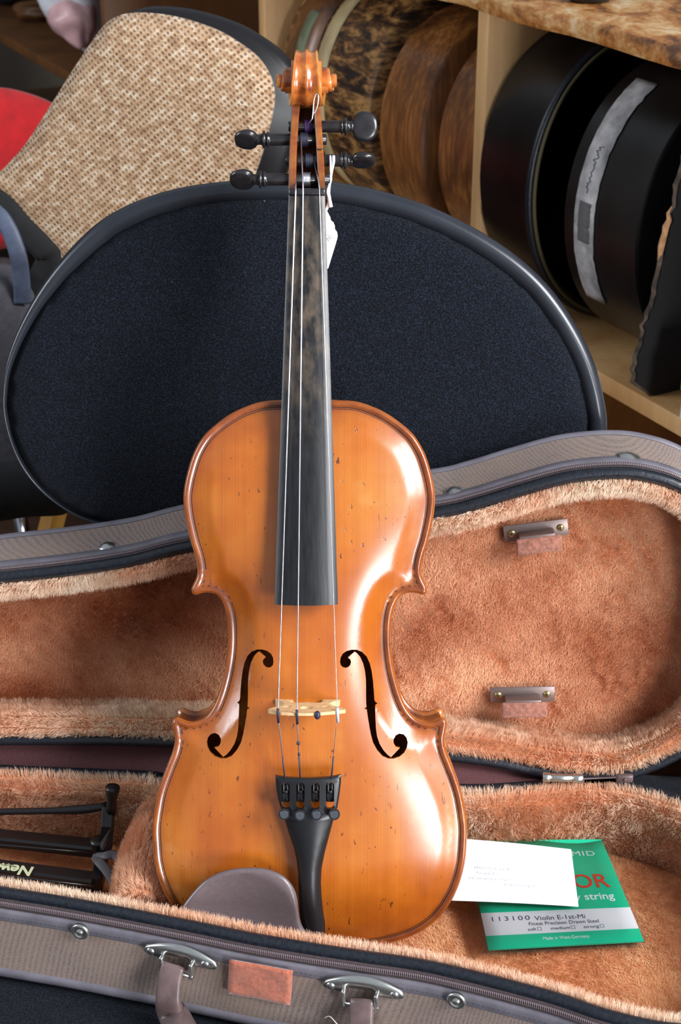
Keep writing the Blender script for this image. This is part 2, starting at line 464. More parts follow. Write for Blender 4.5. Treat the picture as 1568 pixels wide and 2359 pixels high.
def tri_fill(outline, holes, extra):
    """2-D triangulation inside outline, outside holes"""
    pts = [tuple(p) for p in outline]; edges = [(i, (i + 1) % len(outline)) for i in range(len(outline))]
    for h in holes:
        k = len(pts); pts += [tuple(p) for p in h]; edges += [(k + i, k + (i + 1) % len(h)) for i in range(len(h))]
    pts += [tuple(p) for p in extra]
    V, E_, Fc, _, _, _ = delaunay_2d_cdt([Vector(p) for p in pts], edges, [], 0, 1e-7)
    V = np.array([(v.x, v.y) for v in V]); Fc = np.array([f for f in Fc if len(f) == 3])
    c = V[Fc].mean(1); ok = inside(c, outline)
    for h in holes: ok &= ~inside(c, h)
    Fc = Fc[ok]
    a = V[Fc]; s = (a[:, 1, 0] - a[:, 0, 0]) * (a[:, 2, 1] - a[:, 0, 1]) - (a[:, 1, 1] - a[:, 0, 1]) * (a[:, 2, 0] - a[:, 0, 0])
    Fc[s < 0] = Fc[s < 0][:, ::-1]; Fc = Fc[np.abs(s) > 1e-12]
    return V, Fc
def grid_inside(outline, step, margin, holes=()):
    lo, hi = outline.min(0), outline.max(0)
    X, Y = np.meshgrid(np.arange(lo[0], hi[0], step), np.arange(lo[1], hi[1], step))
    X[::2] += step * .5
    P = np.stack([X.ravel(), Y.ravel()], 1); P = P[inside(P, outline)]
    P = P[seg_dist(P, outline) > margin]
    for h in holes:
        P = P[~inside(P, h)]; P = P[seg_dist(P, h) > step * .45]
    return P
def solidify(o, th, off=-1):
    m = o.modifiers.new('thickness', 'SOLIDIFY'); m.thickness = th; m.offset = off; return o
def text(name, s, size, origin, ex, ey, mat, parent, bold=0.0, align='LEFT', shear=0.0, spacing=1.0, depth=.00005, world_axes=True, fit=None):
    """flat printed lettering lying in the plane origin/ex/ey"""
    c = bpy.data.curves.new(name, 'FONT'); c.body = s; c.size = size; c.offset = bold * size; c.align_x = align
    c.shear = shear; c.space_character = spacing; c.extrude = depth; c.materials.append(M[mat])
    c.resolution_u = 4
    o = bpy.data.objects.new(name, c); COL.objects.link(o)
    ex = np.array(ex, float); ey = np.array(ey, float); ez = np.cross(ex, ey); ez /= np.linalg.norm(ez)
    m = Matrix(((ex[0], ey[0], ez[0], origin[0]), (ex[1], ey[1], ez[1], origin[1]), (ex[2], ey[2], ez[2], origin[2]), (0, 0, 0, 1)))
    # turn into a mesh so that sheared axes are kept
    dg = bpy.context.evaluated_depsgraph_get(); dg.update()
    me = bpy.data.meshes.new_from_object(o.evaluated_get(dg)); me.name = name
    if fit:
        xs_ = [v.co.x for v in me.vertices]; w0, h0_ = max(xs_) - min(xs_), .70 * size
        me.transform(Matrix.Diagonal((fit[0] / w0, fit[1] / h0_, 1, 1)))
    me.transform(m); bpy.data.objects.remove(o)
    q = bpy.data.objects.new(name, me); COL.objects.link(q); attach(q, parent, world_axes)
    return q

def vnoise(P, seed, scale):
    """smooth pseudo noise -1..1 from sums of sines"""
    r = np.random.default_rng(seed); out = np.zeros(len(P))
    for k in range(7):
        d = r.normal(size=3); d /= np.linalg.norm(d); ph = r.uniform(0, 6.28)
        out += np.sin(P @ d * scale * (0.7 + .35 * k) + ph + 1.3 * np.sin(P @ r.normal(size=3) * scale * .6 + ph)) / (1 + .25 * k)
    return out / 3.2

FUR_SCALE = 1.0
def fur(name, parent, verts, tris, count, length, radius, comb, comb_amt, tints, seed=1, lay=.5, extra_dir=None, patch=None):
    """dense plush pile: many short tapered strands standing on the given triangles"""
    r = np.random.default_rng(seed); V = np.array(verts, float); T = np.array(tris, int)
    A, B, C = V[T[:, 0]], V[T[:, 1]], V[T[:, 2]]
    N = np.cross(B - A, C - A); ar = np.linalg.norm(N, axis=1); N /= ar[:, None] + 1e-12
    count = int(count * FUR_SCALE)
    idx = r.choice(len(T), count, p=ar / ar.sum())
    u, v = r.random(count), r.random(count); m = u + v > 1; u[m], v[m] = 1 - u[m], 1 - v[m]
    P = A[idx] + (B - A)[idx] * u[:, None] + (C - A)[idx] * v[:, None]; n = N[idx]
    comb = np.array(comb, float)
    n1, n2, n3 = vnoise(P, seed + 1, 55), vnoise(P, seed + 2, 55), vnoise(P, seed + 3, 70)
    n4, n5, n6 = vnoise(P, seed + 7, 420), vnoise(P, seed + 8, 420), vnoise(P, seed + 9, 420)
    flow = np.stack([n1, n2, n3], 1) * .55 + np.stack([n4, n5, n6], 1) * .45 + comb * comb_amt
    flow -= n * (flow * n).sum(1)[:, None]
    d0 = n + flow * lay + r.normal(size=(count, 3)) * .13
    if extra_dir is not None: d0 = d0 + np.array(extra_dir)
    d0 /= np.linalg.norm(d0, axis=1)[:, None]
    d1 = d0 + flow * lay * 1.1 + r.normal(size=(count, 3)) * .12; d1 /= np.linalg.norm(d1, axis=1)[:, None]
    L = length * r.uniform(.7, 1.15, count)[:, None]
    pts = np.stack([P - n * .0005, P + d0 * L * .5, P + d0 * L * .5 + d1 * L * .5], 1)
    cv = bpy.data.hair_curves.new(name); cv.add_curves([3] * count)
    cv.attributes['position'].data.foreach_set('vector', pts.astype(np.float32).ravel())
    ra = cv.attributes.get('radius') or cv.attributes.new('radius', 'FLOAT', 'POINT')
    ra.data.foreach_set('value', np.tile(np.array([1, .8, .25], np.float32) * radius, count))
    k = vnoise(P, seed + 20, 20) * .85 + vnoise(P, seed + 21, 55) * .5 + (vnoise(P, seed + 22, 300)) * .15  # patchy tint paints in the lighter and darker look of turned nap
    if patch is not None: k = k + patch(P)
    k = np.clip(.5 + k * .5 + r.normal(size=count) * .12, 0, 1)[:, None]
    c = np.array(tints[0])[:3] * (1 - k) + np.array(tints[1])[:3] * k
    col = np.concatenate([c, np.ones((count, 1))], 1).astype(np.float32)
    at = cv.attributes.new('tint', 'FLOAT_COLOR', 'CURVE'); at.data.foreach_set('color', col.ravel())
    cv.materials.append(M['fur'])
    o = bpy.data.objects.new(name, cv); COL.objects.link(o); attach(o, parent); o['kind'] = 'stuff'
    return o
# ================================================================== THE VIOLIN (local axes: x right, y towards the scroll, z out of the belly)
LEAN = math.radians(22)
VC = CAM + FWD * 1.043                      # point of the belly edge plane that the camera looks at
VX = np.array([1.0, 0, 0]); VY = np.array([0, math.sin(LEAN), math.cos(LEAN)]); VZ = np.array([0, -math.cos(LEAN), math.sin(LEAN)])
AXIS_PX = 713.5
VO = on_plane(AXIS_PX, 2190, VC, VZ)        # tail end of the belly edge
def V(x, y, z=0.0):
    q = on_plane(x, y, VC + VZ * z, VZ) - VO
    return np.array([q @ VX, q @ VY, q @ VZ])
VR = Matrix((tuple(VX), tuple(VY), tuple(VZ))).transposed()
violin = thing('violin', 'old golden brown violin with three strings standing upright in the open case', 'violin', tuple(VO), rot=VR)
def vobj(mb, name, mat, parent=None, **k): return mb.obj(name, mat, parent or violin, ws=False, **k)

half_px = [(713, 921), (764, 923), (815, 926), (853, 937), (891, 955), (930, 983), (955, 1008), (975.5, 1043), (988, 1079), (997, 1117), (1000.5, 1150),
           (997, 1188), (991, 1219), (983, 1252), (975.5, 1275), (970, 1298), (968, 1318), (971.7, 1334), (979, 1349), (982.5, 1361), (979, 1370), (973, 1371), (964, 1368),
           (950, 1365.5), (931, 1368), (917, 1378), (907, 1398), (901, 1421), (898.5, 1450), (899, 1491), (904, 1532), (913, 1573), (925, 1611), (939, 1639),
           (958, 1658), (983, 1665.5), (1001, 1662), (1015, 1656), (1024, 1658), (1028, 1669), (1025, 1687), (1022, 1706), (1027, 1732), (1039, 1763), (1052, 1797), (1063, 1832), (1071, 1876),
           (1074.8, 1911), (1074, 1940), (1070, 1988), (1058, 2035), (1040, 2075), (1018, 2107), (995, 2130), (960, 2153), (910, 2171), (850, 2183), (780, 2189.5), (713, 2190)]
hp = np.array([V(x + (.5 if x > 714 else 0), y)[:2] for x, y in half_px]); hp[0, 0] = hp[-1, 0] = 0
full = np.vstack([hp, (hp * [-1, 1])[::-1][1:-1]])
OUT = ccw(catmull(full, 620))
YMIN, YMAX = OUT[:, 1].min(), OUT[:, 1].max()

# f-holes traced on the belly (about 9 mm above the edge plane)
fz = [(647, 470), (652, 440), (665, 417), (690, 400), (725, 392), (760, 395), (795, 412), (825, 445), (847, 495), (860, 550), (868, 610), (874, 680), (877, 735), (884, 750), (899, 760), (884, 768), (882, 780),
      (884, 850), (887, 920), (895, 975), (912, 1025), (940, 1070), (965, 1098), (988, 1115), (1048, 1058), (1020, 1050), (1006, 1026), (1005, 1000), (1020, 978), (1045, 969), (1075, 977), (1095, 1000), (1102, 1030),
      (1095, 1060), (1078, 1090), (1045, 1115), (1005, 1126), (970, 1124), (930, 1105), (895, 1065), (868, 1015), (853, 960), (842, 900), (832, 840), (826, 795), (806, 786), (824, 778), (821, 720), (821, 650), (820, 595),
      (814, 540), (802, 490), (782, 445), (760, 418), (744, 407), (700, 443), (716, 458), (721, 475), (715, 495), (700, 508), (683, 512), (665, 507), (651, 492)]
FR = np.array([V(560 + x / 2.904, 1360 + y / 2.904, .009)[:2] for x, y in fz])
sh_ = np.array([(708.5 - AXIS_PX) / FPX * 1.04, 0])
FRc = ccw(FR); FLc = ccw((FR - sh_) * [-1, 1] + sh_)
def densify(P, step=.0012):
    out = []
    for i in range(len(P)):
        a, b = P[i], P[(i + 1) % len(P)]; k = max(1, int(np.linalg.norm(b - a) / step))
        out += [a + (b - a) * t / k for t in range(k)]
    return np.array(out)
FRc, FLc = densify(FRc), densify(FLc)

# arching: height field that follows the outline (relaxed on a grid)
gs = .002
gx = np.arange(-.112, .1121, gs); gy = np.arange(YMIN - .004, YMAX + .006, gs)
GX, GY = np.meshgrid(gx, gy); gm = inside(np.stack([GX.ravel(), GY.ravel()], 1), OUT).reshape(GX.shape)
Pz = np.zeros(GX.shape)
for _ in range(3500):
    Pz[1:-1, 1:-1] = .25 * (Pz[:-2, 1:-1] + Pz[2:, 1:-1] + Pz[1:-1, :-2] + Pz[1:-1, 2:]) + gs * gs
    Pz[~gm] = 0
rowmax = Pz.max(1); k_ = np.ones(9) / 9; rowmax = np.convolve(np.maximum(rowmax, 1e-7), k_, 'same')
ly = (gy - (YMIN + YMAX) / 2) / ((YMAX - YMIN) / 2)
longp = np.clip(1 - np.abs(ly) ** 2.6, 0, 1) ** .8
tt = np.clip(Pz / rowmax[:, None], 0, 1)
ARCH = .0155 * longp[:, None] * (tt * .42 + tt * tt * (3 - 2 * tt) * .58)
for _ in range(3): ARCH[1:-1, 1:-1] = (ARCH[1:-1, 1:-1] * 2 + ARCH[:-2, 1:-1] + ARCH[2:, 1:-1] + ARCH[1:-1, :-2] + ARCH[1:-1, 2:]) / 6
def arch(p):
    fx = np.clip((p[:, 0] - gx[0]) / gs, 0, len(gx) - 1.001); fy = np.clip((p[:, 1] - gy[0]) / gs, 0, len(gy) - 1.001)
    i, j = fx.astype(int), fy.astype(int); a, b = fx - i, fy - j
    return (ARCH[j, i] * (1 - a) * (1 - b) + ARCH[j, i + 1] * a * (1 - b) + ARCH[j + 1, i] * (1 - a) * b + ARCH[j + 1, i + 1] * a * b)
def bead(d):
    return np.interp(d, [0, .0006, .0014, .0024, .0034, .0048, .0065, .009, .013], [-.0016, -.0005, .0001, .0001, -.0003, -.0011, -.0009, -.0003, 0])
def bz(p):
    p = np.atleast_2d(np.array(p, float)); d = seg_dist(p, OUT)
    return arch(p) * np.clip((d - .004) / .014, 0, 1) ** .8 + bead(d)

nrm = out_normals(OUT); extra = []
for ins in (.0006, .0014, .0024, .0034, .0048, .0065, .009):
    q = OUT - nrm * ins; q = q[::(1 if ins < .004 else 2)]
    q = q[inside(q, OUT)]; q = q[seg_dist(q, OUT) > ins * .96]; extra.append(q)
extra.append(grid_inside(OUT, .0028, .0105, (FRc, FLc)))
extra = np.vstack(extra); ok = np.ones(len(extra), bool)
for h in (FRc, FLc): ok &= ~inside(extra, h) & (seg_dist(extra, h) > .0008)
for h in (FRc, FLc):      # a ring just outside each f-hole keeps the triangles there well shaped
    nh = out_normals(h); q = h + nh * .0011; g_ = seg_dist(q, h) > .0010; extra = np.vstack([extra, q[g_ & ~inside(q, FRc) & ~inside(q, FLc)]]); ok = np.concatenate([ok, np.ones(int(g_.sum() - (g_ & (inside(q, FRc) | inside(q, FLc))).sum()), bool)])
Vt, Ft = tri_fill(OUT, [FRc, FLc], extra[ok]); Zt = bz(Vt)
def plate_mesh(V2, F2, z, th):
    """top, underside and a separate rim, so that shading stays smooth up to the cut edges"""
    from collections import Counter
    nb = len(V2); vs = [(*p, a) for p, a in zip(V2, z)] + [(*p, a - th) for p, a in zip(V2, z)]
    fs = [tuple(f) for f in F2] + [tuple(i + nb for i in f[::-1]) for f in F2]; c = Counter(); d = {}
    for f in F2:
        for i in range(3):
            e = (int(f[i]), int(f[(i + 1) % 3])); k = tuple(sorted(e)); c[k] += 1; d[k] = e
    rm = {}
    def rv(i):
        if i not in rm: rm[i] = len(vs); vs.append(vs[i])
        return rm[i]
    for k, v in c.items():
        if v == 1: a, b = d[k]; fs.append((rv(b), rv(a), rv(a + nb), rv(b + nb)))
    return vs, fs
pv, pf_ = plate_mesh(Vt, Ft, Zt, .0028)
belly = mesh_obj('belly', pv, pf_, 'spruce', violin, ws=False, label='orange varnished spruce front with two f-holes')
wear = np.clip(1 - np.abs(seg_dist(Vt, OUT) - .0035) / .004, 0, 1) * .9
tl = np.exp(-((Vt[:, 0]) ** 2 / .0004 + (Vt[:, 1] - YMAX) ** 2 / .0003)) * .7
wv = np.clip(wear + tl + .42 * np.exp(-seg_dist(Vt, OUT) / .011), 0, 1); wv = np.concatenate([wv, wv, np.zeros(len(pv) - 2 * len(wv))])
at = belly.data.attributes.new('wear', 'FLOAT', 'POINT'); at.data.foreach_set('value', wv.astype(np.float32))

def ribbon(a, b, lift):
    """two dark purfling lines as thin ribbons following the edge"""
    mb = MB(); q1 = OUT - nrm * a; q2 = OUT - nrm * b
    g = (seg_dist(q1, OUT) > a * .97) & (seg_dist(q2, OUT) > b * .97) & inside(q1, OUT) & inside(q2, OUT)
    z1, z2 = bz(q1) + lift, bz(q2) + lift; n = len(OUT)
    vs = [(*q1[i], z1[i]) for i in range(n)] + [(*q2[i], z2[i]) for i in range(n)]
    fs = [(i, (i + 1) % n, n + (i + 1) % n, n + i) for i in range(n) if g[i] and g[(i + 1) % n]]
    return mb.add(vs, fs)
r1 = ribbon(.0041, .0046, .00012); r2 = ribbon(.0053, .0057, .00012)
r1.add(r2.v, r2.f); vobj(r1, 'purfling', 'purfle')

# rounded outer edge of the belly, the ribs and the back
edge = MB(); n = len(OUT)
prof = [(0.0, -.0016), (.0004, -.0024), (.0003, -.0034), (-.0006, -.0040), (-.0024, -.0042)]
vs = []
for o_, z_ in prof: vs += [(*(OUT[i] + nrm[i] * o_), z_) for i in range(n)]
fs = [(k * n + (i + 1) % n, k * n + i, (k + 1) * n + i, (k + 1) * n + (i + 1) % n) for k in range(len(prof) - 1) for i in range(n)]
edge.add(vs, fs); vobj(edge, 'belly_edge', 'maple')
ribs = MB(); rp = OUT - nrm * .0026
vs = [(*p, -.0035) for p in rp] + [(*p, -.033) for p in rp] 
fs = [((i + 1) % n, i, n + i, n + (i + 1) % n) for i in range(n)]
ribs.add(vs, fs); ro = vobj(ribs, 'ribs', 'maple', label='dark varnished sides'); solidify(ro, .0012, -1)
Vb, Fb = tri_fill(OUT[::2], [], grid_inside(OUT[::2], .006, .004))
db = seg_dist(Vb, OUT)
back = mesh_obj('back', np.column_stack([Vb, -.0355 - arch(Vb) * .9 * np.clip(db / .01, 0, 1)]), Fb[:, ::-1], 'maple', violin, ws=False)
solidify(back, .003, -1)

# ---- fingerboard, nut, neck
ZN, ZE = -.003, .0285
def fb_pts(t):  # left/right edge at parameter 0 = nut .. 1 = end
    l0, r0 = V(664.5, 452, ZN), V(748.5, 452, ZN); l1, r1_ = V(632, 1393, ZE), V(778, 1393, ZE)
    return l0 + (l1 - l0) * t, r0 + (r1_ - r0) * t
fb = MB(); NL, NW = 30, 16; vs = []
for i in range(NL + 1):
    l, r_ = fb_pts(i / NL); w = (r_[0] - l[0]) / 2; cx = (l + r_) / 2
    for k in range(NW + 1):
        u = -1 + 2 * k / NW; vs.append((cx[0] + u * w, cx[1], cx[2] + (math.sqrt(.042 ** 2 - (u * w) ** 2) - math.sqrt(.042 ** 2 - w * w)) - (.0006 if abs(u) == 1 else 0)))
    for k in (NW, 0):
        u = -1 + 2 * k / NW; vs.append((cx[0] + u * w * .985, cx[1], cx[2] - .0048))
W = NW + 3
fs = []
for i in range(NL):
    for k in range(W): fs.append((i * W + k, i * W + (k + 1) % W, (i + 1) * W + (k + 1) % W, (i + 1) * W + k))
fs.append(tuple(range(W))); fs.append(tuple(reversed([NL * W + k for k in range(W)])))
fs = [tuple(reversed(f)) for f in fs]
fb.add(vs, fs)
vobj(fb, 'fingerboard', 'ebony', angle=35, label='black ebony fingerboard, worn brown near the nut')
nl, nr = V(664.5, 447, ZN), V(749, 447, ZN)
nut = MB(); nut.bbox(((nl[0] + nr[0]) / 2, nl[1] + .0012, ZN - .0012), (nr[0] - nl[0], .0046, .0060), .0010); vobj(nut, 'nut', 'peg')
neck = MB(); vs = []; NN = 14
for i in range(NN + 1):
    t = i / NN; l, r_ = fb_pts(t * .50); w = (r_[0] - l[0]) / 2 * .97; cx = (l + r_) / 2; z0 = cx[2] - .0046
    dz = .015 + (.02 * max(0, t - .85) / .15)
    for k in range(11):
        a = math.pi * k / 10; vs.append((cx[0] + w * math.cos(a), cx[1], z0 - dz * math.sin(a)))
fs = [(i * 11 + k, i * 11 + k + 1, (i + 1) * 11 + k + 1, (i + 1) * 11 + k) for i in range(NN) for k in range(10)]
neck.add(vs, fs); vobj(neck, 'neck', 'scroll')

# ---- pegbox: two cheeks and a floor, lofted from the nut up to the throat of the scroll
pb = MB()
rows = [  # py, outer left, inner left, inner right, outer right, front z, back z
    (452, 664, 682, 734, 749, -.0045, -.020), (410, 664.5, 682, 732, 748, -.0060, -.023), (370, 665.5, 682.5, 730, 746, -.0080, -.026), (330, 667, 684, 728, 743.5, -.0100, -.029),
    (300, 669, 686, 726, 741.5, -.0115, -.031), (270, 670.5, 688, 724, 739.5, -.0125, -.033), (240, 671.5, 691, 720, 738, -.0130, -.034), (205, 676, 695, 716, 734, -.0170, -.036), (180, 680, 699, 712, 730, -.024, -.0375)]
for side in (0, 1):
    vs = []
    for py, ol, il, ir, orr, zf, zb in rows:
        a, b = (ol, il) if side == 0 else (ir, orr)
        A, B = V(a, py, zf), V(b, py, zf)
        bev = .0008
        ring = [(A[0], A[1], zb), (A[0], A[1], zf - bev), (A[0] + bev, A[1], zf), (B[0] - bev, A[1], zf), (B[0], A[1], zf - bev), (B[0], A[1], zb)]
        vs += ring
    m_ = 6; fs = [(i * m_ + k, i * m_ + (k + 1) % m_, (i + 1) * m_ + (k + 1) % m_, (i + 1) * m_ + k) for i in range(len(rows) - 1) for k in range(m_)]
    fs = [tuple(reversed(f)) for f in fs]; fs += [tuple(range(m_)), tuple(reversed([(len(rows) - 1) * m_ + k for k in range(m_)]))]
    pb.add(vs, fs)
vs = []
for py, ol, il, ir, orr, zf, zb in rows:
    A, B = V(ol, py, zf), V(orr, py, zf); vs += [(A[0], A[1], zb + .002), (B[0], A[1], zb + .002), (B[0] - .002, A[1], zb - .0035), (A[0] + .002, A[1], zb - .0035)]
fs = [(i * 4 + k, i * 4 + (k + 1) % 4, (i + 1) * 4 + (k + 1) % 4, (i + 1) * 4 + k) for i in range(len(rows) - 1) for k in range(4)]
pb.add(vs, [tuple(reversed(f)) for f in fs] + [(0, 1, 2, 3)])
vobj(pb, 'pegbox', 'scroll', angle=40, label='pegbox with a dark crack ring on the right cheek')

# ---- scroll: a fluted band that winds in towards two projecting eyes
sc = V(706, 186, -.012); SCY, SCZ = sc[1], -.0145; SCX = sc[0]
T_ = np.linspace(-.36, 1.62, 120)
Rt = np.interp(T_, [-.36, -.2, 0, .25, .5, .62, .75, 1.0, 1.25, 1.5, 1.62], [.0265, .0232, .0208, .0188, .0168, .0140, .0118, .0092, .0082, .0070, .0060])
Wt = np.interp(T_, [-.36, 0, .12, .25, .5, .62, .75, 1.0, 1.25, 1.5, 1.62], [.0088, .0068, .0076, .0088, .0114, .0122, .0132, .0146, .0160, .0176, .0182])
scr = MB(); vs = []; NP = 17
for T, r_, w in zip(T_, Rt, Wt):
    # T = 0 is the top (+y), T = .25 the front (+z), T = .5 the bottom
    a = 2 * math.pi * T; dy, dz = math.cos(a), math.sin(a)
    for k in range(NP):
        u = -1 + 2 * k / (NP - 1); flute = abs(math.sin(math.pi * u)) ** 1.3 * .0017 if T < .62 else abs(math.sin(math.pi * u)) * .0004
        rr = r_ - flute - (.0008 if abs(u) == 1 else 0)
        vs.append((SCX + u * w, SCY + dy * rr, SCZ + dz * rr))
    for u in (1, -1):
        rr = max(r_ - .0060 if T < .7 else r_ - .0035, .0012); ww = w - (.0012 if T < .7 else .0006)
        vs.append((SCX + u * ww, SCY + dy * rr, SCZ + dz * rr))
W = NP + 2
for i in range(len(T_) - 1):
    for k in range(W): scr.f.append((i * W + k, i * W + (k + 1) % W, (i + 1) * W + (k + 1) % W, (i + 1) * W + k))
scr.f.append(tuple(reversed(range(W)))); scr.f.append(tuple((len(T_) - 1) * W + k for k in range(W)))
scr.v = vs
# solid core steps and the eyes
scr.lathe((SCX - .0100, SCY, SCZ), (1, 0, 0), [(0, .0135), (.0200, .0135)], 32)
scr.lathe((SCX - .0142, SCY - .001, SCZ), (1, 0, 0), [(0, .0068), (.0284, .0068)], 28)
scr.lathe((SCX - .0200, SCY + .0002, SCZ + .001), (1, 0, 0), [(0, .0030), (.0006, .0042), (.0026, .0046), (.0050, .0036), (.0350, .0036), (.0374, .0046), (.0394, .0042), (.0400, .0030)], 24)
so = vobj(scr, 'scroll', 'scroll', angle=50, label='carved scroll with dark varnish and painted depth in its grooves')

# ---- pegs
def peg(py, x_tip, x_collar, x_head, zc, face, hl, hw, label):
    """x_tip free end, x_collar start of the turned collar, x_head far end of the thumb piece; pixels"""
    a = V(x_tip, py, zc); b = V(x_collar, py, zc); c = V(x_head, py, zc); s_ = 1 if c[0] > a[0] else -1
    root = MB(); L = abs(b[0] - a[0]); ax = (s_, 0, 0)
    pr = [(0, .0030), (.0006, .0035), (L * .97, .0041), (L, .0041), (L + .0006, .0052), (L + .0014, .0053), (L + .0018, .0042), (L + .0024, .0042), (L + .0030, .0058), (L + .0040, .0058), (L + .0046, .0046), (L + .0052, .0036), (L + .0072, .0034), (L + .0085, .0038)]
    root.lathe(a, ax, pr, 24)
    p = vobj(root, 'tuning_peg', 'peg', label=label)
    h = MB(); x0 = a[0] + s_ * (L + .0075); hl_ = abs(c[0] - x0); NU, NV = 22, 28; vs = []
    ca, sa = math.cos(face), math.sin(face)
    for i in range(NU + 1):
        th = math.pi * i / NU
        for k in range(NV):
            ph = 2 * math.pi * k / NV
            X = (1 - math.cos(th)) / 2; R_ = math.sin(th) ** .72
            y = math.cos(ph) * R_ * hw / 2 * (1.0 - .12 * X)
            z = math.sin(ph) * R_ * .0046
            dish = .0017 * max(0, 1 - (y / (hw / 2)) ** 2 * 1.3 - ((X - .55) / .5) ** 2)
            z = math.copysign(max(abs(z) - dish, 0), z)
            vs.append((x0 + s_ * X * hl_, a[1] + y * ca - z * sa, zc + y * sa + z * ca))
    fs = [(i * NV + k, i * NV + (k + 1) % NV, (i + 1) * NV + (k + 1) % NV, (i + 1) * NV + k) for i in range(NU) for k in range(NV)]
    if s_ > 0: fs = [tuple(reversed(f)) for f in fs]
    h.add(vs, fs); vobj(h, 'peg_head', 'peg', parent=p)
    return p
PZ = [-.0135, -.0165, -.019, -.0225]
peg(414, 760, 612, 529, PZ[0], math.radians(62), .018, .0215, None)
peg(370, 658, 783, 865, PZ[1], math.radians(72), .017, .0200, None)
peg(322, 752, 620, 540, PZ[2], math.radians(62), .017, .0200, None)
peg(292, 664, 784, 870, PZ[3], math.radians(4), .018, .0212, None)
def coil(cx, py, zc, w, n_, mat, name, r=.0045, th=.0004):
    c = V(cx, py, zc); pts = []
    for i in range(n_ * 14 + 1):
        a = 2 * math.pi * i / 14; pts.append((c[0] + w * (i / (n_ * 14) - .5), c[1] + r * math.cos(a), c[2] + r * math.sin(a)))
    m = MB(); m.tube(pts, th, 6); return vobj(m, name, mat)
coil(707, 414, PZ[0], .0045, 7, 'string', 'string_winding')
coil(713, 370, PZ[1], .0050, 8, 'stringblack', 'string_winding')
coil(701, 322, PZ[2], .0050, 7, 'stringblack', 'string_winding')
coil(711, 292, PZ[3], .0050, 7, 'purple', 'string_winding', th=.0005)
cr = MB(); q = [V(x, y, -.0078) for x, y in ((728, 343), (734, 345), (740, 345), (745, 342))]
cr.tube(q, .0004, 6); vobj(cr, 'crack_line', 'peg')

# ---- bridge with its cut-outs
bl = V(617, 1637, .041); br = V(796, 1637, .041); by = V(706, 1618, .014)[1]
bcx = (bl[0] + br[0]) / 2; hw = (br[0] - bl[0]) / 2
bo = [(-.0215, 0), (-.0105, 0), (-.0095, .003), (-.012, .006), (-.006, .009), (0, .0075), (.006, .009), (.012, .006), (.0095, .003), (.0105, 0), (.0215, 0), (.0205, .003), (.0165, .006), (.0145, .011), (.0165, .016), (.0215, .020), (hw, .0245), (hw - .0005, .0265),
      (.016, .031), (.008, .0343), (0, .0355), (-.008, .0350), (-.016, .0330), (-hw + .001, .0275), (-hw, .0255), (-.0215, .020), (-.0165, .016), (-.0145, .011), (-.0165, .006), (-.0205, .003)]
bo = ccw(np.array(bo))
holes = []
for s_ in (-1, 1):
    a = np.linspace(0, 2 * math.pi, 16, endpoint=False); holes.append(np.stack([s_ * .0125 + .0028 * np.cos(a), .0185 + .0022 * np.sin(a)], 1))
a = np.linspace(0, 2 * math.pi, 20, endpoint=False); holes.append(np.stack([.0045 * np.cos(a), .0215 + .0038 * np.sin(a)], 1))
V2, F2 = tri_fill(bo, holes, grid_inside(bo, .003, .001, holes)); nb = len(V2)
vs = []; ZB = float(bz([(bcx, by)])[0]) + .0003
footz = bz(np.column_stack([bcx + V2[:, 0], np.full(nb, by)]))
for side in (1, -1):
    for (x, y), fz_ in zip(V2, footz):
        th = .0022 - .0013 * y / .035
        lift = ZB + y if y > .004 else fz_ + .0004 + y
        vs.append((bcx + x, by + side * th - y * .006, lift))
fs = [tuple(f[::-1]) for f in F2] + [tuple(i + nb for i in f) for f in F2]
def side_faces(V2, F2, nb):
    from collections import Counter
    c = Counter(); d = {}
    for f in F2:
        for i in range(3):
            e = (int(f[i]), int(f[(i + 1) % 3])); c[tuple(sorted(e))] += 1; d[tuple(sorted(e))] = e
    return [(d[k][0], d[k][1], d[k][1] + nb, d[k][0] + nb) for k, v in c.items() if v == 1]
fs += side_faces(V2, F2, nb)
bm_ = MB(); bm_.add(vs, fs); bridge = vobj(bm_, 'bridge', 'bridge', smooth=False, label='pale maple bridge')
BY = by - .0002

# ---- strings: nut slot, over the bridge, into the tailpiece
def zbridge(x):
    u = x - bcx; return ZB + float(np.interp(u, [-hw, -.016, -.008, 0, .008, .016, hw], [.0265, .0330, .0350, .0355, .0343, .031, .0262]))
BRX = [640, 684, 731, 777]
tp_top = V(709, 1786, .030)
def string(nx, brx, tx, pegp, mat='string', r=.00042):
    a = V(nx, 446, ZN + .0018); bx = V(brx, 1637, .046)[0]; b = (bx, BY, zbridge(bx) + r * .6); c = V(tx, 1806, .0285)
    e = V(pegp[0], pegp[1], pegp[2] + .0045)
    m = MB(); m.tube([e, a + np.array([0, .004, -.0003]), a, b, c], r, 8); return vobj(m, 'string', mat)
string(681, 640, 657, (681, 414, PZ[0] - .001))
string(698, 684, 692, (693, 322, PZ[2]))
string(736, 777, 762, (722, 370, PZ[1]), r=.00026)
for brx, w in ((640, .0009), (684, .0009), (777, .0010)):
    bx = V(brx, 1637, .046)[0]; z = zbridge(bx) + .0004
    m = MB(); m.tube([(bx, BY + .003, z), (bx, BY, z + .0003), (bx + .0003, BY - .0065, z - .0014)], w, 10)
    vobj(m, 'bridge_sleeve', 'stringblack' if brx < 700 else 'parchment')
bx = V(731, 1637, .046)[0]; m = MB(); m.lathe((bx, BY + .002, zbridge(bx) + .0003), (0, -1, -.1), [(0, .0010), (.0015, .0020), (.004, .0020), (.0052, .0010)], 16); vobj(m, 'bridge_sleeve', 'stringblack')
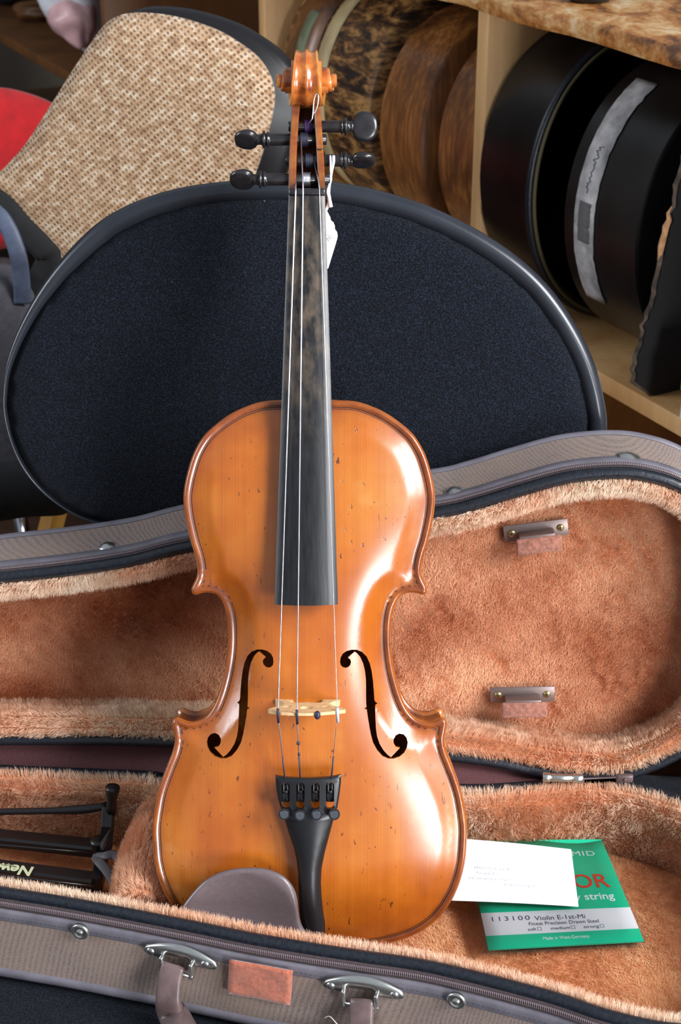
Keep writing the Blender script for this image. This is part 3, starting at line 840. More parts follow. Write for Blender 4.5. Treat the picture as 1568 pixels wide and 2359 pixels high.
for tx, brx in ((657, 640), (692, 684), (762, 777)):   # dark silk wrapping near the tailpiece
    bx = V(brx, 1637, .046)[0]; b = np.array((bx, BY, zbridge(bx))); c = V(tx, 1806, .0285)
    m = MB(); m.tube([b + (c - b) * .62, c], .00055, 8); vobj(m, 'string_silk', 'stringblack')
kn = MB(); c = b = None
bx = V(684, 1637, .046)[0]; b = np.array((bx, BY, zbridge(bx))); c = V(692, 1806, .0285)
for t, r_ in ((.40, .0011), (.56, .0008)): kn.lathe(b + (c - b) * t - np.array([0, -.0012, 0]), (0, -1, 0), [(0, .0004), (.0008, r_), (.0024, r_), (.003, .0004)], 10)
vobj(kn, 'string_knot', 'stringblack')
# loose looped end above the pegbox
lp = [V(x, y, .004) for x, y in ((719, 275), (721, 258), (723, 232), (728, 217), (733, 222), (732, 240), (727, 256), (722, 262))]
m = MB(); m.tube(catmull(lp, 50, False), .0004, 6); vobj(m, 'loose_string_end', 'string')
m = MB(); m.tube([V(719, 275, .004), V(713, 282, -.004), V(711, 288, -.017)], .0003, 6); vobj(m, 'loose_string_end', 'string')
lp = [V(x, y, .0) for x, y in ((705, 372), (700, 366), (702, 360), (706, 372), (712, 379), (718, 384), (724, 386))]

# ---- tailpiece with four slots and fine tuners
def TPZ(y):   # height of the tailpiece plate above the belly edge plane along its length
    y0, y1 = V(710, 1788, .03)[1], V(735, 2161, .02)[1]; t = (y - y1) / (y0 - y1); return .0185 + .0105 * max(0, min(1, t))
tpl = [(634, 1787), (635, 1803), (636.5, 1820), (642, 1850), (653, 1884), (665, 1915), (676, 1947), (683, 1979), (686.5, 2015), (687.5, 2051), (690, 2104), (694, 2133), (704, 2149), (717, 2159), (732, 2163), (744, 2160), (749, 2148),
       (748.5, 2130), (744, 2104), (740.5, 2068), (739, 2033), (741, 1997), (748, 1961), (757, 1926), (767, 1893), (777, 1861), (782, 1829), (785, 1803), (785.5, 1785), (760, 1789), (710, 1791), (660, 1790)]
tp = np.array([V(x, y, .027 if y < 1900 else .020)[:2] for x, y in tpl]); tp = ccw(tp)
tp = densify(tp, .002)
th = []
for x0, x1 in ((648, 667), (682, 701.5), (716.5, 736.5), (750.5, 769)):
    a = []
    for ang in np.linspace(0, math.pi, 7): a.append(((x0 + x1) / 2 + (x1 - x0) / 2 * math.cos(ang), 1806 - 5 * math.sin(ang)))
    for ang in np.linspace(math.pi, 2 * math.pi, 9): a.append(((x0 + x1) / 2 + (x1 - x0) / 2 * math.cos(ang), 1855 - 9 * math.sin(ang)))
    th.append(ccw(densify(np.array([V(x, y, .028)[:2] for x, y in a]), .0015)))
tn = out_normals(tp); rg = [tp - tn * k for k in (.0006, .0013)]; rg = [q[(seg_dist(q, tp) > k * .9) & inside(q, tp)] for q, k in zip(rg, (.0006, .0013))]
V2, F2 = tri_fill(tp, th, np.vstack([grid_inside(tp, .0022, .0022, th)] + rg))
dd = seg_dist(V2, tp)
yy = V2[:, 1]; rows_y = np.round(yy, 3)
def tp_mid(y):
    m_ = np.abs(tp[:, 1] - y) < .003
    return ((tp[m_, 0].min() + tp[m_, 0].max()) / 2, max(.004, (tp[m_, 0].max() - tp[m_, 0].min()) / 2)) if m_.sum() > 1 else (V(733, 2150, .02)[0], .006)
zt = []
for (x, y), d_ in zip(V2, dd):
    mx, hw_ = tp_mid(y); u = min(1, abs(x - mx) / hw_)
    crown = .0045 * (1 - u * u) * (1 if y < V(710, 1880, .028)[1] else .55)
    zt.append(TPZ(y) + crown - .0010 * max(0, 1 - d_ / .0013) ** 2)
pv, pf_ = plate_mesh(V2, F2, zt, .0034)
t_o = mesh_obj('tailpiece', pv, pf_, 'tail', violin, ws=False, label='matte black tailpiece with four slots')
for k, (x, y) in enumerate(((654, 1877), (690.5, 1880), (729, 1878), (769.5, 1877.5))):
    c = V(x, y, .034); z0 = .0285
    m = MB(); m.lathe((c[0], c[1], z0), (0, 0, 1), [(0, .0016), (.0022, .0016), (.0024, .0037), (.0049, .0038), (.0052, .0036), (.0052, .0031), (.0048, .0030)], 24)
    s_ = vobj(m, 'fine_tuner_screw', 'tuner', parent=t_o, angle=35)
    m = MB(); m.lathe((c[0], c[1], z0 + .0050), (0, 0, 1), [(0, .0028), (.0006, .0028), (.0008, .0026)], 20); vobj(m, 'screw_top', 'tunertop', parent=s_, angle=35)
    sx = ((648 + 667) / 2, (682 + 701.5) / 2, 726.5, 760)[k]; lc = V(sx, 1828, .027)
    m = MB(); m.bbox((lc[0], lc[1] - .0005, .0225), (.0056, .0125, .0040), .001)
    m.bbox((lc[0] - .0013, lc[1] + .0045, .0265), (.0013, .0070, .0050), .0005); m.bbox((lc[0] + .0013, lc[1] + .0045, .0265), (.0012, .0055, .0045), .0005)
    m.lathe((lc[0] - .0022, lc[1] + .001, .0262), (1, 0, 0), [(0, .0014), (.0044, .0014)], 12)
    vobj(m, 'tuner_lever', 'tuner', parent=t_o)
g = MB(); e0 = V(735, 2158, .018); g.tube([e0, (e0[0] - .004, .0005, .009), (e0[0] - .006, -.003, -.004), (e0[0] - .006, -.004, -.014)], .0012, 8); vobj(g, 'tailgut', 'tail')
g = MB(); g.lathe((0, .002, -.017), (0, -1, 0), [(0, .004), (.003, .004), (.0035, .0062), (.006, .0066), (.0075, .004)], 20); vobj(g, 'end_button', 'peg')
g = MB(); c = V(735, 2172, .004); g.bbox((c[0], .0015, .003), (.030, .0055, .0065), .0012); vobj(g, 'saddle', 'peg')

# ---- chinrest
crp = [(414, 2112), (417, 2094), (443, 2058), (471, 2030), (500, 2013), (532, 2003.5), (564, 2000), (603, 2000.5), (632, 2008), (657, 2022), (675, 2044), (684, 2069), (688, 2104), (694, 2130), (707, 2151), (724, 2166), (750, 2176), (745, 2200), (680, 2222), (600, 2232), (520, 2222), (455, 2185), (422, 2150)]
cp = ccw(catmull(np.array([V(x, y, .026)[:2] for x, y in crp]), 150))
cpn = out_normals(cp); rg = [cp - cpn * k for k in (.0005, .0011, .0018, .0027)]; rg = [q[(seg_dist(q, cp) > k * .95)] for q, k in zip(rg, (.0005, .0011, .0018, .0027))]
V2, F2 = tri_fill(cp, [], np.vstack([grid_inside(cp, .0025, .0036)] + rg)); d_ = seg_dist(V2, cp)
dish = V(560, 2110, .02); rr = np.sqrt(((V2[:, 0] - dish[0]) / .036) ** 2 + ((V2[:, 1] - dish[1]) / .032) ** 2)
zt = .0275 - .0095 * np.clip(1 - rr ** 2, 0, 1) - .0020 * np.clip(1 - d_ / .0027, 0, 1) ** 2 - .06 * np.clip(V2[:, 0] - V(660, 2100, .02)[0], 0, 1) 
co_ = mesh_obj('chinrest', np.column_stack([V2, zt]), F2, 'chinrest', violin, ws=False, label='grey brown matte cupped chinrest at the lower left')
solidify(co_, .0055)
g = MB()
for x in (775, 690, 640):
    c = V(x, 2185, .01); g.bbox((c[0], -.0035, -.018), (.011, .0035, .048), .0012)
c = V(785, 2172, .008); g.bbox((c[0], .003, .0075), (.024, .012, .003), .001)
vobj(g, 'chinrest_clamp', 'clip')

# ---- white paper tag hanging from the lower right peg
pk = V(772, 370, PZ[1]); tg = V(752, 480, -.012)
tagroot = thing('price_tag', 'white paper tag tied with white string to the lower right peg, beside the neck', 'tag', tuple(VO + VR.to_3x3() @ Vector(tg) if False else (VO + VX * tg[0] + VY * tg[1] + VZ * tg[2])), rot=VR)
def TG(x, y, z): return V(x, y, z) - tg
tagp = [(748, 478), (753, 486), (757, 494), (761, 502), (762, 508), (768, 513), (771, 521), (771, 528), (776, 535), (777.5, 543), (776, 552), (770, 572), (763, 595), (756, 618), (752, 622), (735, 616), (732, 560), (734, 500), (741, 481)]
tpv = [TG(x, y, -.0135 - (y - 480) * .00002) for x, y in tagp]; k = len(tpv)
m = MB(); m.add([tuple(v) for v in tpv] + [tuple(v - np.array([0, 0, .0004])) for v in tpv], [tuple(reversed(range(k))), tuple(range(k, 2 * k))] + [(i, (i + 1) % k, k + (i + 1) % k, k + i) for i in range(k)])
m.f[0] = tuple(range(k)) if np.cross(tpv[5] - tpv[0], tpv[12] - tpv[0])[2] > 0 else tuple(reversed(range(k)))
card_ = m.obj('tag_card', 'paper', tagroot, ws=False, smooth=False)
for pts in ([(753, 540), (757, 544), (758, 548), (755, 551), (753, 549)], [(760, 543), (764, 546), (763, 550), (759, 549)], [(756, 556), (761, 547)], [(753, 550), (756, 558)]):
    m = MB(); m.tube([TG(x, y, -.0143 + .0012 + .0001) for x, y in pts], .00016, 5); m.obj('handwriting', 'inkdark', tagroot, ws=False)
for off, wob in ((0, 0), (.9, 2), (-3, 3)):
    p_ = [(766 + off, 360, .0012), (764 + off, 354, .0045)] if False else []
    q = [V(767 + off * 2.2, 360, PZ[1]), V(767 + off * 2.2, 362, PZ[1] + .0050), V(767 + off * 2, 374, PZ[1] + .0052), V(764 + off, 392, PZ[1] + .004), V(759 + wob, 415, -.0125), V(757 + off, 440, -.012), V(760 - wob, 462, -.012), V(752 + off * .5, 484, -.0118)]
    m = MB(); m.tube(catmull([a_ - tg for a_ in q], 50, False), .00075, 7); m.obj('tag_string', 'whitestring', tagroot, ws=False)
m = MB(); m.tube([a_ - tg for a_ in (V(757, 455, -.0105), V(760, 468, -.0105), V(762, 478, -.0105))], .0013, 8); m.obj('string_tail', 'whitestring', tagroot, ws=False)
# ================================================================== THE VIOLIN CASE
RIMZ = .072
base_front = [(-0.228, 0.817), (-0.184, 0.807), (-0.138, 0.795), (-0.091, 0.782), (-0.06, 0.773), (-0.023, 0.764), (0.014, 0.756), (0.059, 0.746), (0.126, 0.722), (0.162, 0.705)]
base_right = [(0.20, .694), (0.24, .696), (.275, .72), (.294, .762), (.300, .81), (.290, .865)]
base_back = [(.272, .898), (.248, .918), (.230, .929), (.209, .937), (.18, .940), (.151, .937), (.127, .934), (.089, .932), (0.0, .936), (-.06, .940), (-.131, .943), (-.142, .948), (-.255, .956)]
base_left = [(-.33, .966), (-.40, .966), (-.445, .945), (-.455, .905), (-.44, .868), (-.39, .850), (-.33, .839), (-.27, .827)]
BASE_OUT = ccw(catmull(np.array(base_front + base_right + base_back + base_left), 460))

PSI = math.radians(-2.6); TH = math.radians(9)
LH = np.array([.13, .944, SEAT + RIMZ + .006])
LX = np.array([math.cos(PSI), math.sin(PSI), 0]); LB = np.array([-math.sin(PSI), math.cos(PSI), 0])
LY = LB * math.sin(TH) + np.array([0, 0, math.cos(TH)]); LZ = LB * math.cos(TH) - np.array([0, 0, math.sin(TH)])
def lid2(x, y, d=0.0):
    q = on_plane(x, y, LH + LZ * d, LZ) - LH; return (q @ LX, q @ LY)
lid_top = [(-60, 1334), (0, 1328), (147, 1312), (293, 1290), (434, 1256), (700, 1215), (999, 1178), (1092, 1158), (1205, 1124), (1317, 1095), (1430, 1086), (1505, 1096), (1568, 1118), (1630, 1160), (1680, 1230), (1702, 1330)]
lid_bot = [(1704, 1450), (1690, 1560), (1655, 1650), (1610, 1705), (1568, 1738), (1507, 1768), (1435, 1790), (1362, 1794), (1290, 1788), (1217, 1777), (1145, 1762), (1032, 1747), (850, 1730), (600, 1718), (402, 1714), (235, 1710), (0, 1710), (-80, 1712)]
lid_left = [(-300, 1716), (-470, 1700), (-540, 1620), (-550, 1510), (-520, 1410), (-440, 1350), (-260, 1340)]
LID_OUT = ccw(catmull(np.array([lid2(*p) for p in lid_top + lid_bot + lid_left]), 460))

case = thing('violin_case', 'open brown canvas violin case with orange plush lining, lying on the navy chair', 'violin case', (0.0, .83, SEAT))

class Frame:
    def __init__(s, O, X, Y, Z): s.O, s.X, s.Y, s.Z = [np.array(q, float) for q in (O, X, Y, Z)]
    def p(s, a, b, d): return s.O + s.X * a + s.Y * b + s.Z * d
    def ring(s, out, nr, o, d): return [s.p(*(out[i] + nr[i] * o), d) for i in range(len(out))]
def band(fr, out, nr, prof):
    """a strip swept round the outline through (offset, depth) pairs"""
    m = MB(); n = len(out); vs = []
    for o, d in prof: vs += fr.ring(out, nr, o, d)
    flip = np.dot(np.cross(fr.X, fr.Y), fr.Z) > 0
    fs = []
    for k in range(len(prof) - 1):
        for i in range(n):
            f = (k * n + i, k * n + (i + 1) % n, (k + 1) * n + (i + 1) % n, (k + 1) * n + i)
            fs.append(f if flip else tuple(reversed(f)))
    return m.add(vs, fs)
def cap_face(fr, out, nr, o, d, lump=0, step=.008, seed=3, toward=1):
    o2 = ccw(resample(out + nr * o, 160)); V2, F2 = tri_fill(o2, [], grid_inside(o2, step, step * .5))
    dd = seg_dist(V2, o2)
    P = np.array([fr.p(x, y, d) for x, y in V2])
    if lump: P = P - fr.Z * (vnoise(P, seed, 26) * lump * np.clip(dd / .03, 0, 1))[:, None]
    nn = np.cross(P[F2[0][1]] - P[F2[0][0]], P[F2[0][2]] - P[F2[0][0]])
    if (nn @ fr.Z) * toward > 0: F2 = F2[:, ::-1]
    return P, F2

def half_case(fr, out, D, flare, tag_, holder, panel_tints, wall_tints, seed, roll, nfur, face_comb, tooth_ok):
    nr = out_normals(out)
    P = holder
    band(fr, out, nr, [(-.0060, .0006), (-.0052, -.0012), (-.0030, -.0030), (-.0005, -.0034), (.0018, -.0022), (.0028, .0002), (.0026, .0024)]).obj('rim_piping', 'piping', P)
    band(fr, out, nr, [(.0022, .0016), (.0030, .0030), (.0036, .0090), (.0036, .0105)]).obj('zip_tape', 'ziptape', P)
    # zip teeth: small blocks along the tape
    L = resample(out + nr * .0036, 1400); Ln = out_normals(L); tm = MB(); tv = []; tf = []
    for i in range(0, 1400):
        if not tooth_ok(L[i]): continue
        n2 = Ln[i]; t2 = np.array([-n2[1], n2[0]]); k = len(tv)
        for o, d, w in ((0, .0040, .00042), (.0013, .0046, .00034), (.0013, .0070, .00034), (0, .0076, .00042)):
            for s_ in (-1, 1):
                q = L[i] + n2 * o + t2 * w * s_; tv.append(fr.p(q[0], q[1], d))
        tf += [(k, k + 1, k + 3, k + 2), (k + 2, k + 3, k + 5, k + 4), (k + 4, k + 5, k + 7, k + 6), (k, k + 2, k + 4, k + 6), (k + 1, k + 7, k + 5, k + 3)]
    tm.add(tv, tf); kind(tm.obj('zip_teeth', 'teeth', P, smooth=False), 'stuff')
    band(fr, out, nr, [(.0034, .0100), (.0048, .0104), (.0056, .0125), (.0058, .0180), (.0052, .0195)]).obj('vinyl_trim', 'vinyl', P)
    f = flare
    band(fr, out, nr, [(.0050, .0185), (.0054 + f * .5, D * .55), (.0056 + f, D - .010)]).obj('canvas_side', 'canvas', P)
    band(fr, out, nr, [(.0054 + f, D - .0125), (.0072 + f, D - .0115), (.0078 + f, D - .0085), (.0066 + f, D - .0055), (.0030 + f, D - .0015), (-.004 + f, D)]).obj('bottom_trim', 'vinyl', P)
    Pc, Fc = cap_face(fr, out, nr, -.0035 + f, D - .0004, toward=-1); mesh_obj('canvas_bottom', Pc, Fc, 'canvas', P)
    # stitching along the vinyl
    st = MB(); L = resample(out + nr * .0061, 1100); Ln = out_normals(L); sv = []; sf = []
    for i in range(0, 1100, 2):
        if not tooth_ok(L[i]): continue
        k = len(sv); a, b = L[i], L[(i + 1) % 1100]
        for q, d in ((a, .0158), (b, .0158), (b, .0161), (a, .0161)): sv.append(fr.p(q[0], q[1], d))
        sf.append((k, k + 1, k + 2, k + 3))
    st.add(sv, sf); kind(st.obj('stitching', 'ziptape', P, smooth=False), 'stuff')
    # lining: padded roll under the rim, wall, panel
    prof = [(-.0050, .0010), (-.0085 - roll * .4, .0020), (-.0100 - roll, .0080), (-.0100 - roll, .0160), (-.0100 - roll * .4, .028), (-.0100, D - .014)]
    wb = band(fr, out, nr, [(o, d) for o, d in prof]); 
    wf = [tuple(reversed(q)) for q in wb.f]
    lin_w = mesh_obj('lining_wall', wb.v, wf, 'plushbase', P)
    Pp, Fp = cap_face(fr, out, nr, -.0098, D - .014, lump=.0028, seed=seed)
    lin_p = mesh_obj('lining_panel', Pp, Fp, 'plushbase', P)
    inw = -fr.Z
    vv = np.array(wb.v); tris = []
    for q in wf: tris += [(q[0], q[1], q[2]), (q[0], q[2], q[3])]
    fur('plush_border', lin_w, vv, tris, nfur[0], .0068, .00013, inw, .5, wall_tints, seed, .42, extra_dir=inw * .35)
    fur('plush_pile', lin_p, Pp, Fp, nfur[1], .0027, .00012, face_comb, .5, panel_tints, seed + 5, .7)
    return nr

LT = (rgb(244, 190, 152), rgb(255, 238, 216)); 
DK = (rgb(184, 92, 42), rgb(252, 204, 164))
DB = (rgb(210, 142, 86), rgb(255, 218, 172))
FB = Frame((0, 0, SEAT + RIMZ), (1, 0, 0), (0, 1, 0), (0, 0, -1))
FL = Frame(LH, LX, LY, LZ)
okb = lambda q: -.30 < q[0]
nrb = half_case(FB, BASE_OUT, RIMZ, .002, 'base', case, DB, LT, 11, .002, (200000, 220000), (-.3, -.6, 0), okb)
nrl = half_case(FL, LID_OUT, .060, .008, 'lid', case, DK, LT, 31, .006, (200000, 430000), (0, 0, -1), lambda q: q[0] > -.45)

# hinge cloth between the two rims
def rimpt(fr, out, x):  # back edge point nearest to world x
    q = np.array([fr.p(a, b, 0) for a, b in out]); return q
qb = rimpt(FB, BASE_OUT, 0); ql = rimpt(FL, LID_OUT, 0)
ybm = BASE_OUT[:, 1].mean(); lbm = LID_OUT[:, 1].mean()
qb = qb[(BASE_OUT[:, 1] > ybm + .02)]; ql = ql[(LID_OUT[:, 1] < lbm - .03)]
xs = np.linspace(-.42, .150, 60); qb = qb[np.argsort(qb[:, 0])]; ql = ql[np.argsort(ql[:, 0])]
hc = MB(); vs = []
for x in xs:
    a = np.array([x, np.interp(x, qb[:, 0], qb[:, 1]) + .003, np.interp(x, qb[:, 0], qb[:, 2]) - .003]); b = np.array([x, np.interp(x, ql[:, 0], ql[:, 1]) + .004, np.interp(x, ql[:, 0], ql[:, 2]) + .002])
    for t in np.linspace(0, 1, 6): p = a + (b - a) * t; p[1] += .010 * math.sin(math.pi * t); vs.append(p)
fs = [(i * 6 + k, (i + 1) * 6 + k, (i + 1) * 6 + k + 1, i * 6 + k + 1) for i in range(len(xs) - 1) for k in range(5)]
hc.add(vs, fs); solidify(hc.obj('hinge_cloth', 'maroon', case, label='dark maroon cloth strip joining lid and base'), .001)
hz = (np.array(on_plane(1294, 1792, (0, .936, 0), (0, 1, 0))))
hm = MB(); a = on_plane(1249, 1791, (0, .930, 0), (0, 1, 0)); b = on_plane(1342, 1794, (0, .930, 0), (0, 1, 0)); dd_ = (b - a)
for t0, t1, r_ in ((0, .2, .0036), (.2, .75, .0030), (.75, 1, .0036)): hm.lathe(a + dd_ * t0, dd_, [(0, r_ * .8), (.0006, r_), (np.linalg.norm(dd_) * (t1 - t0) - .0006, r_), (np.linalg.norm(dd_) * (t1 - t0), r_ * .8)], 16)
hm.obj('hinge', 'metal', case, label='bright metal hinge barrel')
zt_ = MB(); c = on_plane(1438, 1793, (0, .925, 0), (0, 1, 0)); zt_.bbox(c, (.0125, .004, .0065), .0015); zt_.lathe(c + np.array([0, -.002, 0]), (0, -1, 0), [(0, .0014), (.0008, .0012)], 12)
zt_.obj('zip_end_tab', 'leather', case, label='purplish leather tab where the zip ends')
zp = MB()
for i in range(50):
    t = i / 49; p = on_plane(1345 + 75 * t, 1799 - 3 * t, (0, .934, 0), (0, 1, 0)); zp.box(p, (.0010, .002, .0035))
kind(zp.obj('zip_teeth', 'teeth', case, smooth=False), 'stuff')

# padded plush divider across the base, left of the violin
dv = MB(); pth = [on_z(x, y, z) for x, y, z in ((392, 1812, .050), (378, 1850, .050), (352, 1910, .049), (330, 1975, .047), (318, 2040, .046), (318, 2085, .044))]
pth = catmull(np.array(pth), 26, False); dv.tube(pth, np.interp(np.linspace(0, 1, 26), [0, .3, .8, 1], [.009, .0105, .014, .0145]), 16)
lower = [p - np.array([0, 0, .024]) for p in pth]; dv2 = MB(); dv2.tube(lower, np.interp(np.linspace(0, 1, 26), [0, .3, .8, 1], [.010, .012, .0155, .016]), 16)
dvo = mesh_obj('divider', dv.v + dv2.v, dv.f + [tuple(i + len(dv.v) for i in q) for q in dv2.f], 'plushbase', case, label='puffy plush divider pad')
tr_ = []
for q in dvo.data.polygons:
    vv_ = list(q.vertices)
    if len(vv_) > 4: tr_ += [(vv_[0], vv_[q_], vv_[q_ + 1]) for q_ in range(1, len(vv_) - 1)]
    if len(vv_) == 4: tr_ += [(vv_[0], vv_[1], vv_[2]), (vv_[0], vv_[2], vv_[3])]
VV = np.array([v.co for v in dvo.data.vertices])
ctr = np.vstack([pth, lower]); 
# orient triangles outwards
T2 = []
for a, b, c in tr_:
    m_ = (VV[a] + VV[b] + VV[c]) / 3; nn = np.cross(VV[b] - VV[a], VV[c] - VV[a]); cc = ctr[np.argmin(((ctr - m_) ** 2).sum(1))]
    T2.append((a, b, c) if nn @ (m_ - cc) > 0 else (a, c, b))
fur('plush_pile', dvo, VV, T2, 60000, .0060, .00013, (0, 0, 1), .3, LT, 77, .5)

# bow clips screwed to the lid panel
def lidp(x, y, d): return on_plane(x, y, LH + LZ * d, LZ)
def clip(cx, cy, w, slope, label):
    root = MB(); DP = .060 - .014 - .007
    e = np.array([1, slope]); A = lidp(cx - w / 2, cy - slope * w / 2, DP); B = lidp(cx + w / 2, cy + slope * w / 2, DP)
    X = (B - A) / np.linalg.norm(B - A); Z = -LZ; Y = np.cross(Z, X); R_ = np.column_stack([X, Y, Z]); L = np.linalg.norm(B - A)
    root.bbox((A + B) / 2, (L, .0125, .0012), .0004, R_)
    root.bbox((A + B) / 2 - Y * .001 + Z * .006, (L * .56, .0030, .012), .0012, R_)
    o = root.obj('bow_clip', 'clip', case, label=label, angle=30)
    f_ = MB(); f_.bbox((A + B) / 2 - Y * .0075 + Z * .0115 + X * L * .015, (L * .70, .0125, .0030), .0014, R_); f_.obj('felt_pad', 'feltbrown', o)
    for q in (A + X * L * .12, B - X * L * .12):
        s_ = MB(); s_.lathe(q + Z * .0004, Z, [(0, .0028), (.0009, .0026), (.0013, .0012)], 18); so_ = s_.obj('screw', 'brass', o)
        s_ = MB(); s_.box(q + Z * .0017, (.0032, .0005, .0003), R_); s_.box(q + Z * .0017, (.0005, .0032, .0003), R_); s_.obj('screw_slot', 'blackplastic', o)
clip(1234, 1222, 148, -.12, None)
clip(1203, 1600, 148, -.02, None)

# ---- fittings on the front side of the base
FO = BASE_OUT + nrb * .0075
def front(x, y, off=0.0):
    """real point of the front wall seen at a pixel, and the wall's outward normal there"""
    out = BASE_OUT + nrb * (.0075 + off); best = None; r = ray(x, y)
    for i in range(len(out)):
        a, b = out[i], out[(i + 1) % len(out)]; t_ = b - a; n_ = np.array([t_[1], -t_[0]]); n_ /= np.linalg.norm(n_)
        if n_[1] > -.3: continue
        den = r[0] * n_[0] + r[1] * n_[1]
        if abs(den) < 1e-9: continue
        k = ((a[0] - CAM[0]) * n_[0] + (a[1] - CAM[1]) * n_[1]) / den; q = CAM + r * k
        u = ((q[:2] - a) @ t_) / (t_ @ t_)
        if -.02 <= u <= 1.02: best = (q, np.array([n_[0], n_[1], 0])); break
    return best
def wallR(n_):
    Z = n_; Y = np.array([0, 0, 1.0]); X = np.cross(Y, Z); return np.column_stack([X, Y, Z])
def rivet(x, y, parent=None, r=.0062, name='rivet', mat='metal'):
    q, n_ = front(x, y); m = MB(); m.lathe(q - n_ * .001, n_, [(0, r), (.0018, r), (.0026, r * .9), (.0028, r * .62), (.0020, r * .55), (.0020, r * .42), (.0032, r * .34), (.0036, r * .1)], 26); return m.obj(name, mat, case)
rivet(185, 2146); rivet(1051, 2305)
for x, y, r_ in ((1443, 1053, .0055), (1045, 1130, .0045), (252, 1257, .0040)):
    # rivets on the upper side of the lid: nearest wall point
    nl_ = nrl; W3 = np.array([FL.p(*(LID_OUT[i] + nl_[i] * .0088), .030) for i in range(len(LID_OUT))]); best = None
    for i in range(len(W3)):
        if (LY @ (W3[i] - LH)) < .10: continue
        v_ = W3[i] - CAM; px = 784 + FPX * (v_ @ RGT) / (v_ @ FWD); 
        if best is None or abs(px - x) < best[0]: best = (abs(px - x), i)
    i = best[1]; n3 = LX * nl_[i][0] + LY * nl_[i][1]
    q = None
    for d_ in np.linspace(.012, .055, 40):
        w = FL.p(*(LID_OUT[i] + nl_[i] * (.0054 + .008 * max(0, (d_ - .0185)) / .031)), d_); v_ = w - CAM; py = 1180 - FPX * (v_ @ UPV) / (v_ @ FWD)
        if q is None or abs(py - y) < q[0]: q = (abs(py - y), w)
    m = MB(); m.lathe(q[1] - n3 * .001, n3 + LZ * -.2, [(0, r_ * 1.5), (.0014, r_ * 1.5), (.0020, r_ * 1.1), (.0022, r_), (.0034, r_ * .5), (.0036, .0003)], 22); m.obj('rivet', 'metal', case)
# vinyl-edged felt patch
q4 = [front(x, y, .001)[0] for x, y in ((530, 2209), (675, 2235), (669, 2312), (525, 2284))]; n_ = front(600, 2255)[1]
m = MB(); G = 10; vs = []
for i in range(G + 1):
    for j in range(G + 1):
        u, v = i / G, j / G; p = (q4[0] * (1 - u) + q4[1] * u) * (1 - v) + (q4[3] * (1 - u) + q4[2] * u) * v
        vs.append(p + n_ * (.0010 + .0006 * math.sin(u * 9) * math.sin(v * 7)))
m.add(vs, [(i * (G + 1) + j, i * (G + 1) + j + 1, (i + 1) * (G + 1) + j + 1, (i + 1) * (G + 1) + j) for i in range(G) for j in range(G)])
solidify(m.obj('felt_patch', 'felt', case, label='rust orange felt patch between the handle plates'), .0016, 0)
# handle plates
def plate(x0, y0, x1, y1, bow, screws, loopx, label):
    A, n_ = front(x0, y0, .0004); B, _ = front(x1, y1, .0004); R_ = wallR(n_); X = (B - A); L = np.linalg.norm(X); X = X / L; Y = np.cross(n_, X)
    m = MB(); N = 28; vs = []
    up = lambda t: .0050 * math.sin(math.pi * min(max(t, .0), 1)) ** .30 + .0034 * math.sin(math.pi * t)
    def dn(t):
        base = .0072 * math.sin(math.pi * min(max(t, 0), 1)) ** .35
        notch = 1 if .28 < t < .66 else 0
        return base * (1 - .95 * notch)
    for i in range(N + 1):
        t = i / N; c = A + X * L * t + Y * bow * math.sin(math.pi * t)
        h = .0012 + .0010 * math.sin(math.pi * t)
        vs += [c + Y * up(t) , c + Y * (up(t) * .6) + n_ * h, c - Y * (dn(t) * .6) + n_ * h, c - Y * dn(t)]
    fs = [(i * 4 + k, i * 4 + k + 1, (i + 1) * 4 + k + 1, (i + 1) * 4 + k) for i in range(N) for k in range(3)]
    m.add(vs, fs)
    for s_ in (.27, .67):   # ears folded out beside the strap
        c = A + X * L * s_ + Y * (bow * .7 - .0070) + n_ * .003
        m.bbox(c, (.0018, .0120, .0062), .0006, np.column_stack([X, Y, n_]))
    o = m.obj('handle_plate', 'metal', case, label=label)
    solidify(o, .0009, 0)
    d_ = MB(); c0 = A + X * L * .25 + Y * (bow * .7 - .011) + n_ * .0052; d_.lathe(c0, X, [(0, .0012), (L * .45, .0012)], 10); d_.obj('pin', 'screw', o)
    for t in screws:
        c = A + X * L * t + Y * (bow * math.sin(math.pi * t) - .0004) + n_ * .0016
        s_ = MB(); s_.lathe(c, n_, [(0, .0029), (.0007, .0029), (.0016, .0016), (.0017, .0002)], 18); s_.obj('screw', 'screw', o)
    return A + X * L * .47 + Y * (bow - .008), X, Y, n_, L
h1 = plate(332, 2184, 502, 2226, .0020, (.10, .84), 0, None)
h2 = plate(744, 2265, 932, 2293, .0024, (.10, .88), 0, None)
# worn leather handle: leaves the left plate, droops to the seat and returns to the right plate
def hp(h, a, up, out): return h[0] + h[1] * a + np.array([0, 0, 1.0]) * up + h[3] * out
Zs = SEAT + .0105
def seatpt(x, y): p = on_z(x, y, .011); return p
path = [hp(h1, -.002, .002, .0035), hp(h1, -.003, -.006, .0095), hp(h1, -.002, -.020, .0165), seatpt(398, 2345) + np.array([0, 0, .004]), seatpt(440, 2405), seatpt(520, 2450), seatpt(640, 2475), seatpt(760, 2455), seatpt(822, 2415) + np.array([0, 0, .002]), hp(h2, .003, -.022, .018), hp(h2, .002, -.008, .0095), hp(h2, .001, .001, .0035)]
path = catmull(np.array(path), 70, False)
tt_ = np.linspace(0, 1, 70)
rad = np.interp(tt_, [0, .10, .2, .3, .5, .7, .8, .9, 1], [.0078, .0086, .0104, .0100, .0100, .0100, .0096, .0084, .0078])
lm = MB(); 
T3 = np.gradient(path, axis=0); T3 /= np.linalg.norm(T3, axis=1)[:, None]; vs = []
